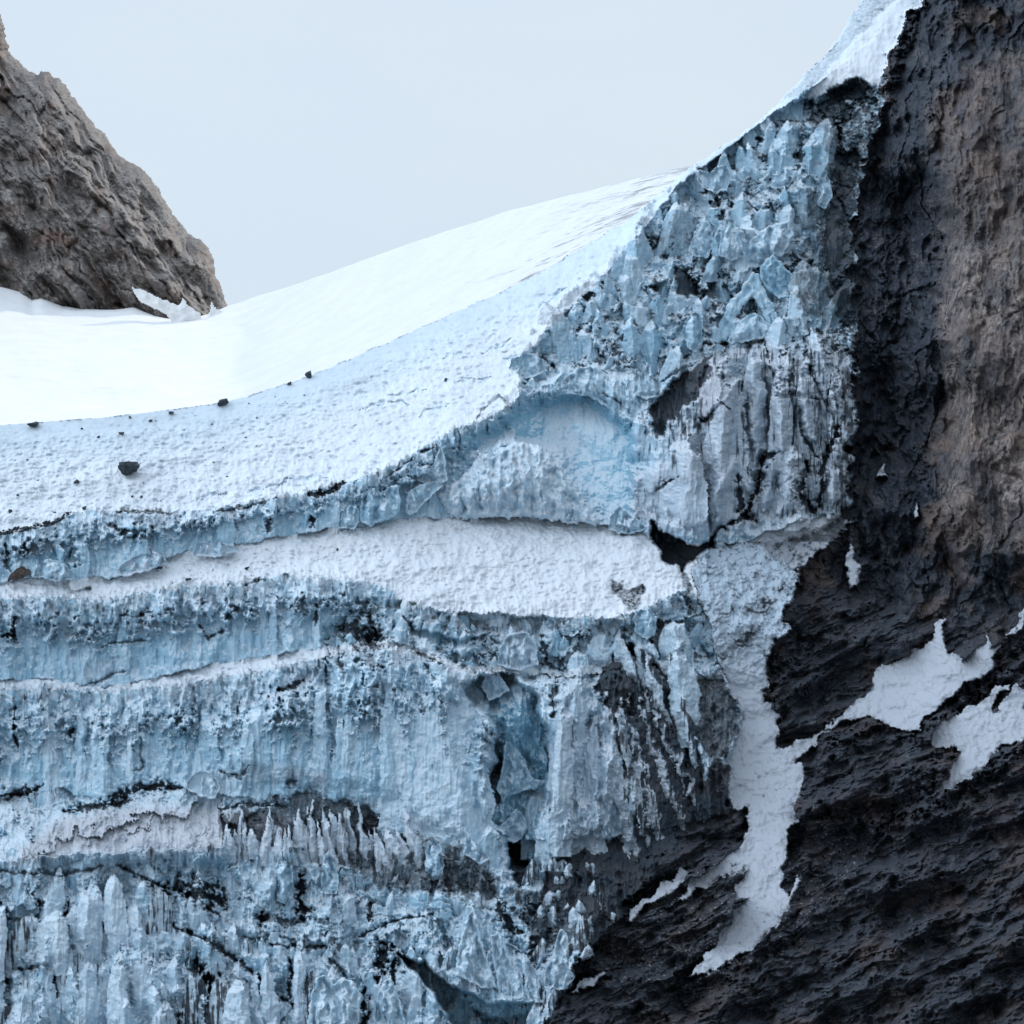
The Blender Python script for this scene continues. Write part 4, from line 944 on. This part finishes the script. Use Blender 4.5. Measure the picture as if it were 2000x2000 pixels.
FV = (sky_v - sky_s) * np.exp(-FT1 * 14) + sky_s + (low_v - sky_s) * FT1 + fbm(FU / 60, FT * 9, 3, 97) * 1.2 + 0 * FU * smooth(0, .05, FT1)
Pw = to_world(FU, FV, FY)
n_ = len(ft); ex = np.clip(FT - 1, 0, 1)[..., None]
Pw = Pw + ex * np.array([0, -60, -160.0])
# the far side drops away
back = Pw[0:1] + np.array([0, 500, -60.0])
Pw = np.concatenate([back, Pw], 0)
ii = np.arange(Pw.shape[0] * Pw.shape[1]).reshape(Pw.shape[:2])
Q = np.stack([ii[:-1, :-1], ii[1:, :-1], ii[1:, 1:], ii[:-1, 1:]], -1).reshape(-1, 4)
z = np.zeros(Pw.shape[:2], f32)
spk = np.concatenate([z[:1], smooth(.55, .9, fbm(FU / 9, FT * 70, 3, 96)) * 0.5 * (.3 + .7 * smooth(400, 900, FU))], 0)
o = link_mesh('snowfield', Pw.reshape(-1, 3), Q, M_FAR, dict(snow=z.ravel() + 1, dirt_shade=z.ravel(), blue=spk.ravel(), warm=z.ravel()))
tag(o, 'bright sunlit snowfield rising to the skyline', None, None, 'structure')

# ------------------------------------------------------------------ closed solids from an outline, with their own depth
def solid(name, outline, y0, thick, mat, relief_fn, step=2.0, jag=1.5, lean=0.0, attrs=None, prof=0.5, span=None, seed=0, y_fn=None):
    xs = [p[0] for p in outline]; ys = [p[1] for p in outline]
    us = np.arange(min(xs) - 4, max(xs) + 4, step); vs = np.arange(min(ys) - 4, max(ys) + 4, step)
    gu, gv = np.meshgrid(us.astype(f32), vs.astype(f32))
    ju = fbm(gu / 14, gv / 14, 3, seed + 1) * 3 * jag; jv = fbm(gu / 14, gv / 14, 3, seed + 2) * 3 * jag
    d = sdist(gu + ju, gv + jv, outline)
    span = span or min(max(xs) - min(xs), max(ys) - min(ys)) * 0.45
    ins = d > 0
    q = ins[:-1, :-1] & ins[1:, :-1] & ins[1:, 1:] & ins[:-1, 1:]
    t = np.clip(d / span, 0, 1)
    bulge = thick * (1 - (1 - t) ** 2) ** prof
    rel = relief_fn(gu, gv, seed)
    base = y0 if y_fn is None else y_fn(gu, gv)
    yf = base - bulge + rel * smooth(0, 0.3, t) + lean * (max(ys) - gv)
    yb = base + thick * 0.55 * np.sqrt(t) + lean * (max(ys) - gv)
    idx = np.arange(gu.size).reshape(gu.shape)
    QF = np.stack([idx[:-1, :-1], idx[1:, :-1], idx[1:, 1:], idx[:-1, 1:]], -1)[q]
    QB = QF[:, ::-1] + gu.size
    # close the rim
    e = np.concatenate([QF[:, [i, (i + 1) % 4]] for i in range(4)])
    key = e[:, 0].astype(np.int64) * (1 << 31) + e[:, 1]; rkey = e[:, 1].astype(np.int64) * (1 << 31) + e[:, 0]
    rim = e[~np.isin(key, rkey)]
    QR = np.stack([rim[:, 1], rim[:, 0], rim[:, 0] + gu.size, rim[:, 1] + gu.size], -1)
    allq = np.concatenate([QF, QB, QR])
    VV = np.concatenate([to_world(gu, gv, yf).reshape(-1, 3), to_world(gu, gv, yb).reshape(-1, 3)])
    at = attrs(gu, gv, t, seed) if attrs else dict(snow=gu * 0, dirt_shade=gu * 0, blue=gu * 0, warm=gu * 0)
    u_, inv = np.unique(allq, return_inverse=True)
    return link_mesh(name, VV[u_], inv.reshape(allq.shape), mat, {a: np.concatenate([b.ravel(), b.ravel()])[u_] for a, b in at.items()})

# ---- left rock peak
PEAK = [(-1500, -300), (-900, -520), (-500, -340), (-300, -260), (-180, -160), (-60, -60), (-12, 8), (2, 28), (8, 44), (12, 75), (18, 92), (20, 104), (38, 120), (50, 133), (74, 145), (80, 137), (95, 138), (100, 148), (118, 152), (135, 175), (150, 196), (165, 216), (185, 244),
        (205, 260), (220, 286), (245, 311), (270, 322), (290, 341), (310, 366), (325, 396), (345, 426), (370, 456), (395, 470), (412, 490), (420, 512), (423, 540), (434, 562), (441, 585), (448, 606), (440, 660), (-1500, 720)]
pa = math.radians(52)
def peak_relief(u, v, s):
    a = u * math.cos(pa) + v * math.sin(pa); b = -u * math.sin(pa) + v * math.cos(pa)
    w = fbm(u / 60, v / 60, 3, 5) * 10
    r = -ridged((a + w) / 230, (b + w) / 70, 4, 101, .55) * 20 + fbm(u / 120, v / 120, 4, 102) * 12 
    for (sa, sb, q) in ((150, 44, 20), (66, 18, 11), (28, 9, 5), (12, 5, 2.2)):
        r = r + facet((a + w) / sa, (b + w * .6) / sb, sa) * q
    for (sa, sb, q) in ((120, 24, 9), (40, 10, 3.5)):
        f1, f2, r1, r2, r3, ox, oy = cells((a + w) / sa, (b + w) / sb, sa)
        r = r + (r1 - .5) * q + np.exp(-((f2 - f1) / .06) ** 2) * q * .35
    return r
    for (sa, sb, h, q) in ((120, 46, 18, 22), (46, 16, 7, 8), (17, 7, 2.2, 2.6)):
        f1, f2, r1, r2, r3, ox, oy = cells((a + w) / sa, (b + w) / sb, sa)
        r = r + (r1 - .5) * h + (ox * (r2 - .5) * 2 + oy * (r3 - .35) * 2) * q * .6
    return r
def peak_attr(u, v, t, s):
    return dict(brown=smooth(.05, .6, fbm(u / 50, v / 60, 4, 105)) * .9, pale=smooth(-.5, .4, fbm(u / 60, v / 60, 4, 106)) * .8, snow=smooth(.78, .9, fbm(u / 7, v / 5, 2, 107)) * .0)
pk = solid('rock_peak', PEAK, 1560, 90, M_PEAK, peak_relief, 2.0, 0.8, 0.25, peak_attr, 0.8, 160, 5)
tag(pk, 'brown and grey craggy rock peak rising from the snow at upper left', None, None, 'structure')
SB = {'a': [(252, 560), (275, 562), (300, 575), (330, 590), (350, 594), (358, 578), (368, 596), (392, 612), (398, 640), (345, 640), (322, 614), (296, 602), (272, 590), (262, 576)],
      'b': [(405, 613), (412, 580), (418, 600), (436, 606), (440, 640), (396, 640)]}
def dr(u, v, s): return fbm(u / 22, v / 14, 3, 111) * 1.6
for k, pts, lb in (('a', SB['a'], 'broken snow patch lapping up against the foot of the left rock peak'), ('b', SB['b'], 'small snow spur at the right toe of the left rock peak')):
    o = solid('snow_patch', pts, 1485 if k == 'a' else 1490, 2.2, M_FAR, dr, 2, 1.2, 0, None, .5, None, 3)
    tag(o, lb, 'snow patch')
# ------------------------------------------------------------------ ice blocks and seracs
def ice_relief(u, v, s):
    w = fbm(u / 20, v / 20, 3, s + 5) * 5
    return facet((u + w) / 22, (v + w) / 70, s) * 5.5 + facet((u + w) / 11, (v + w) / 26, s + 2) * 2.4 + facet((u + w) / 6, (v + w) / 10, s + 4) * .7 - 2
def ice_attr(sn, di, bl, wa):
    def fn(u, v, t, s):
        top = smooth(0.55, 0.0, t)
        return dict(snow=np.clip(sn * (0.4 + 0.9 * fbm(u / 14, v / 14, 3, s)) + 0.0 * top, 0, 1), dirt_shade=np.clip(di * smooth(-.1, .8, fbm(u / 7, v / 26, 3, s + 7)) * 1.3, 0, 1),
                    blue=np.clip(bl + 0.4 * bl * fbm(u / 20, v / 20, 3, s + 9), 0, 1), warm=np.clip(wa + u * 0, 0, 1))
    return fn
SER = [
    ('ice_block', [(868, 1004), (852, 968), (884, 940), (905, 925), (925, 905), (935, 880), (958, 890), (978, 872), (1000, 866), (1018, 860), (1058, 870), (1084, 893), (1110, 930), (1140, 970), (1160, 1008), (1178, 1026), (1120, 1022), (1050, 1014), (970, 1012), (900, 1016)], 18, .95, .18, .08, .1, 'large fluted white ice block with a long slanting right side below the turquoise cliff'),
    ('ice_block', [(700, 1012), (706, 962), (720, 946), (738, 950), (745, 962), (758, 950), (778, 946), (784, 985), (780, 1004), (758, 1017), (722, 1028), (706, 1024)], 7, .1, .08, .35, 0, 'smooth pale blue ice block with two humps on the edge of the snow bench'),
    ('ice_block', [(790, 1000), (795, 960), (820, 945), (850, 940), (868, 948), (840, 975), (815, 1000), (800, 1008)], 5, .5, .25, .3, 0, 'tilted ice slab with dark teal underside between the humped and the large ice block'),
    ('ice_block', [(800, 935), (806, 880), (822, 905), (836, 925), (855, 880), (862, 858), (872, 905), (875, 940), (840, 950)], 6, .4, .3, .2, .1, 'pointed ice blades leaning on the upper cliff above the tilted slab'),
    ('ice_block', [(660, 1032), (668, 1000), (685, 985), (700, 992), (704, 1022), (690, 1034)], 4, .3, .15, .25, 0, 'small pale ice block left of the humped block'),
    ('serac', [(1186, 1034), (1190, 1010), (1210, 984), (1228, 1000), (1246, 1014), (1268, 1032), (1240, 1044), (1204, 1042)], 6, .35, .15, .2, 0, 'small sharp ice pyramid at the left lip of the dark ice cave'),
    ('serac', [(1398, 668), (1404, 630), (1418, 596), (1446, 566), (1468, 530), (1480, 532), (1494, 566), (1516, 610), (1545, 655), (1535, 672), (1500, 650), (1484, 600), (1470, 580), (1450, 600), (1432, 640), (1420, 668)], 8, .3, .1, .4, 0, 'A-shaped blue ice ridge in the middle of the icefall'),
    ('serac', [(1418, 668), (1440, 632), (1462, 612), (1480, 612), (1510, 636), (1528, 654), (1480, 664), (1430, 674)], 7, .5, .1, .2, 0, 'pale ice mound framed by the A-shaped ridge'),
    ('serac', [(1330, 650), (1338, 622), (1358, 606), (1372, 618), (1374, 660), (1362, 690), (1344, 682)], 6, .25, .1, .4, 0, 'rounded blue ice stump left of the A-shaped ridge'),
    ('serac', [(1492, 560), (1480, 540), (1490, 510), (1512, 496), (1534, 520), (1560, 548), (1580, 560), (1560, 580), (1520, 585)], 7, .1, .1, .8, 0, 'turquoise ice shell right of the A-shaped ridge beside dirty ice'),
    ('serac', [(1402, 500), (1408, 450), (1418, 425), (1434, 428), (1446, 465), (1456, 500), (1430, 512)], 7, .4, .12, .2, 0, 'upright white ice tooth in the upper icefall'),
    ('serac', [(1340, 500), (1356, 450), (1376, 418), (1388, 440), (1396, 480), (1380, 505)], 7, .4, .2, .2, 0, 'leaning ice wedge left of the upright white ice tooth'),
    ('serac', [(1360, 352), (1366, 332), (1390, 334), (1398, 325), (1420, 322), (1432, 346), (1420, 372), (1396, 380), (1372, 366)], 6, .4, .2, .25, 0, 'rounded blue ice block at the top left rim of the icefall'),
    ('serac', [(1500, 360), (1508, 342), (1530, 332), (1552, 345), (1540, 366), (1512, 372)], 5, .5, .1, .2, 0, 'flat topped pale ice block high in the icefall'),
    ('serac', [(1590, 400), (1600, 345), (1612, 330), (1622, 350), (1628, 385), (1612, 410)], 6, .3, .35, .25, 0, 'thin ice spike standing in the dirty margin of the icefall'),
    ('serac', [(1450, 520), (1462, 470), (1500, 440), (1540, 430), (1552, 460), (1530, 500), (1490, 525)], 8, .6, .12, .2, 0, 'bulky snow dusted ice mass right of the upright tooth'),
    ('serac', [(1236, 770), (1240, 715), (1252, 730), (1266, 705), (1276, 735), (1292, 740), (1290, 775), (1262, 782)], 6, .35, .25, .2, .1, 'row of broken ice teeth left of the black hollow in the icefall'),
    ('serac', [(1060, 782), (1090, 745), (1130, 718), (1160, 712), (1185, 730), (1205, 765), (1225, 800), (1190, 800), (1150, 776), (1105, 770)], 8, .6, .15, .25, 0, 'white crumbling ice cornice capping the turquoise cliff'),
    ('serac', [(1000, 700), (1030, 688), (1058, 700), (1070, 724), (1040, 740), (1008, 738), (992, 720)], 5, .5, .15, .3, 0, 'pale cracked ice block at the lower edge of the shaded snow slope'),
    ('serac', [(888, 1908), (894, 1850), (906, 1800), (925, 1768), (938, 1800), (943, 1842), (956, 1885), (974, 1932), (940, 1930), (912, 1916)], 8, .5, .15, .05, .05, 'tallest white ice fin at the bottom, above the dark crevasse'),
    ('serac', [(956, 1828), (974, 1818), (990, 1848), (1000, 1880), (1022, 1922), (1042, 1958), (1008, 1955), (974, 1948), (964, 1890)], 7, .5, .2, .05, .05, 'second white ice fin just right of the tallest fin at the bottom'),
    ('serac', [(1012, 1852), (1030, 1868), (1050, 1900), (1068, 1930), (1064, 1960), (1044, 1958), (1026, 1910)], 5, .4, .35, .05, .1, 'narrow dirty ice fin right of the second white fin'),
    ('serac', [(1062, 1930), (1064, 1890), (1082, 1868), (1084, 1832), (1096, 1814), (1110, 1822), (1112, 1856), (1110, 1884), (1124, 1912), (1100, 1936)], 7, .35, .25, .1, .1, 'hunched pale ice lump standing on dark debris beside the fins'),
    ('serac', [(598, 2030), (604, 1950), (618, 1908), (636, 1902), (652, 1922), (668, 1908), (690, 1914), (706, 1942), (702, 1990), (696, 2030)], 8, .5, .2, .1, 0, 'twin peaked white serac at the bottom edge'),
    ('serac', [(724, 2030), (730, 1960), (745, 1920), (762, 1905), (776, 1930), (790, 1980), (800, 2030)], 8, .5, .3, .1, 0, 'fluted ice spire at the bottom edge right of the twin peaked serac'),
    ('serac', [(826, 1720), (832, 1660), (845, 1636), (862, 1650), (868, 1690), (864, 1720)], 6, .2, .15, .4, 0, 'blue ice pinnacle in the dirty jumble under the tall face'),
    ('serac', [(905, 1668), (912, 1618), (922, 1640), (940, 1660), (960, 1676), (940, 1690)], 5, .4, .25, .1, 0, 'small white ice spike at the foot of the tall face'),
    ('ice_block', [(962, 1628), (990, 1600), (1006, 1578), (1022, 1588), (1032, 1616), (1020, 1640), (1000, 1648), (978, 1642)], 6, .2, .15, .35, .2, 'grey wedge of ice jammed low in the turquoise recess'),
    ('ice_block', [(968, 1540), (980, 1500), (985, 1440), (1000, 1450), (1020, 1470), (1032, 1500), (1044, 1520), (1074, 1526), (1050, 1540), (1010, 1552), (980, 1566)], 7, .2, .08, .5, .1, 'shark fin shaped ice slab inside the turquoise recess'),
    ('serac', [(940, 1340), (948, 1310), (962, 1288), (972, 1308), (986, 1332), (1000, 1348), (975, 1362), (955, 1370)], 6, .5, .1, .2, 0, 'pointed white serac at the top of the turquoise recess'),
    ('serac', [(1236, 1206), (1250, 1190), (1270, 1186), (1285, 1205), (1280, 1240), (1262, 1252), (1240, 1235)], 6, .2, .08, .3, 0, 'smooth rounded ice block at the lower right corner of the snow bench'),
    ('serac', [(968, 1300), (976, 1262), (990, 1238), (1030, 1232), (1050, 1262), (1052, 1300), (1010, 1312)], 7, .2, .3, .3, .3, 'stained squat ice tower right above the turquoise recess'),
    ('serac', [(624, 1745), (630, 1680), (642, 1660), (656, 1690), (664, 1720), (660, 1748)], 6, .3, .15, .3, 0, 'pointed blue serac rising from the comb of dirty fins'),
    ('serac', [(540, 1760), (542, 1690), (556, 1680), (572, 1690), (574, 1750), (560, 1768)], 6, .2, .15, .3, 0, 'blunt ice column left of the pointed blue serac'),
    ('ice_block', [(360, 1540), (372, 1515), (392, 1504), (420, 1512), (432, 1536), (420, 1562), (390, 1556)], 5, .5, .2, .1, 0, 'fallen pale ice block at the foot of the tallest cliff'),
    ('ice_block', [(62, 1128), (72, 1100), (100, 1090), (124, 1100), (150, 1122), (156, 1134), (110, 1136)], 5, .6, .1, .2, 0, 'heap of white ice rubble beside the brown boulder'),
    ('ice_block', [(216, 1128), (232, 1104), (262, 1086), (300, 1076), (322, 1086), (330, 1100), (290, 1116), (250, 1126)], 5, .6, .12, .1, .1, 'crumbled ice heap at the foot of the upper left cliff'),
    ('ice_block', [(372, 1084), (388, 1062), (410, 1056), (440, 1062), (470, 1072), (440, 1086), (400, 1090)], 4, .8, .05, .05, 0, 'rounded white heap of snow and ice below the upper left cliff'),
]
for i, (nm, pts, th, sn_, di_, bl_, wa_, lb) in enumerate(SER):
    xs = [p[0] for p in pts]; ys = [p[1] for p in pts]
    cx, cy = sum(xs) / len(xs), sum(ys) / len(ys)
    s = win(pts, 0); base = YGRID[s]
    yb = float(np.median(base))
    low = float(np.percentile(YGRID[win([(cx - 8, max(ys) - 6), (cx + 8, max(ys) + 2)], 0)], 50))
    y0 = min(yb, low + 3) - 4.5
    slope = 0.03
    o = solid(nm, pts, y0, th * 0.8, M_ICE, ice_relief, 1.6, 1.7 if i == 0 else 0.9, slope, ice_attr(sn_, di_, bl_, wa_), 0.6, None, 200 + i * 13)
    tag(o, lb, 'ice block' if nm == 'ice_block' else 'serac', 'fallen ice blocks' if nm == 'ice_block' else 'seracs of the glacier')

# ------------------------------------------------------------------ boulders and stones
def boulder(name, u, v, w, h, mat, seed, depth=None):
    y = depth if depth else depth_at(u, v + h * .4)
    import bmesh
    bm = bmesh.new(); bmesh.ops.create_icosphere(bm, subdivisions=4 if w > 18 else 3, radius=1.0)
    r = random.Random(seed)
    planes = [(Vector((r.gauss(0, 1), r.gauss(0, 1), r.gauss(0, 1))).normalized(), r.uniform(.38, .8)) for _ in range(20)]
    from mathutils import noise
    m = y / F
    for q in bm.verts:
        c = q.co.copy()
        for n, dd in planes:
            k = c.dot(n)
            if k > dd: c -= n * (k - dd) * .92
        c *= 1 + 0.22 * noise.noise(c * 1.6 + Vector((seed, 0, 0))) + 0.12 * noise.noise(c * 4.5 + Vector((seed, 3, 0)))
        c.x += 0.22 * c.z * r.choice((1, 1))
        q.co = Vector((c.x * w * .62 * m, c.y * w * .6 * m, c.z * h * .66 * m))
    me = bpy.data.meshes.new(name); bm.to_mesh(me); bm.free()
    for a in ('brown', 'pale', 'snow'):
        me.attributes.new(a, 'FLOAT', 'POINT')
    me.materials.append(mat)
    o = bpy.data.objects.new(name, me); COL.objects.link(o)
    o.location = (y * (u - 1000) / F, y - w * .25 * m, y * (1000 - v) / F)
    return o
BO = [(254, 911, 52, 28, 'largest dark boulder lying alone on the shaded snow slope', 0), (65, 829, 25, 13, 'paired dark boulder on the crest at far left', 0), (438, 784, 23, 14, 'dark boulder on the crest right of the largest boulder', 0),
      (603, 731, 17, 17, 'slanted dark boulder highest along the snow crest', 0), (565, 749, 11, 6, 'small stone just left of the slanted crest boulder', 0), (334, 806, 16, 7, 'flat dark stone left of the middle crest boulder', 0),
      (295, 821, 9, 5, 'small stone below left of the flat crest stone', 0), (239, 846, 13, 6, 'flat stone on snow above the largest boulder', 0), (193, 853, 8, 5, 'tiny stone left of the flat stone above the largest boulder', 0),
      (254, 815, 8, 4, 'tiny stone at the crest above the flat stone', 0), (150, 941, 14, 8, 'small dark rock on snow left and below the largest boulder', 0), (35, 967, 7, 5, 'tiny stone near the left edge of the shaded snow slope', 0),
      (259, 969, 6, 5, 'left one of two tiny stones under the largest boulder', 0), (276, 970, 7, 5, 'right one of two tiny stones under the largest boulder', 0), (165, 992, 11, 8, 'small rock at the right end of the debris line', 0),
      (20, 998, 10, 8, 'small rock above the left end of the debris line', 0), (40, 1122, 46, 32, 'brown boulder wedged between upper cliff and snow bench at left edge', 1), (174, 1149, 15, 9, 'small dark rock on the snow bench right of the brown boulder', 0),
      (482, 1110, 11, 8, 'small dark rock on the snow bench, farthest right', 0), (369, 1131, 11, 7, 'small grey rock on the snow bench in the middle', 0), (310, 1109, 20, 5, 'low dark rubble at the foot of the upper cliff', 0), (870, 742, 7, 6, 'tiny stone high on the shaded snow near the icefall', 0)]
for i, (u, v, w, h, lb, br) in enumerate(BO):
    o = boulder('boulder' if w > 12 else 'stone', u, v, w, h, M_BROWN if br else M_BOULDER, i + 3)
    tag(o, lb, 'boulder' if w > 12 else 'stone')
r = random.Random(9)
for i in range(64):
    u = r.uniform(0, 620) if i < 50 else r.uniform(0, 700); top = np.interp(u, [0, 330, 600, 800], [840, 815, 760, 680]); bot = np.interp(u, [0, 330, 700], [1020, 990, 930])
    v = r.uniform(top, bot) if i < 50 else np.interp(u, [0, 100, 200, 500, 700], [1152, 1150, 1140, 1110, 1080]) + r.uniform(-14, 14)
    w = 2.2 + 4.5 * r.random() ** 2.5
    o = boulder('stone', u, v, w, w * .6, M_BOULDER, 300 + i)
    if i < 50: tag(o, 'tiny dark stone scattered on the shaded pockmarked snow slope', 'stone', 'tiny stones scattered on the snow slope')
    else: tag(o, 'tiny dark stone scattered on the pale snow bench', 'stone', 'tiny stones scattered on the snow bench')
r = random.Random(4)
for i in range(34):
    t = i / 33
    u = -10 + 150 * t + r.uniform(-3, 3); v = np.interp(u, [-10, 0, 60, 100, 135, 145], [1046, 1043, 1031, 1023, 1006, 1001]) + r.uniform(-4, 3)
    w = r.uniform(5, 12)
    o = boulder('stone', u, v - 2, w, w * .75, M_BOULDER, 100 + i)
    tag(o, 'dark stone in the debris line along the rim of the upper left cliff', 'stone', 'stones of the debris line')
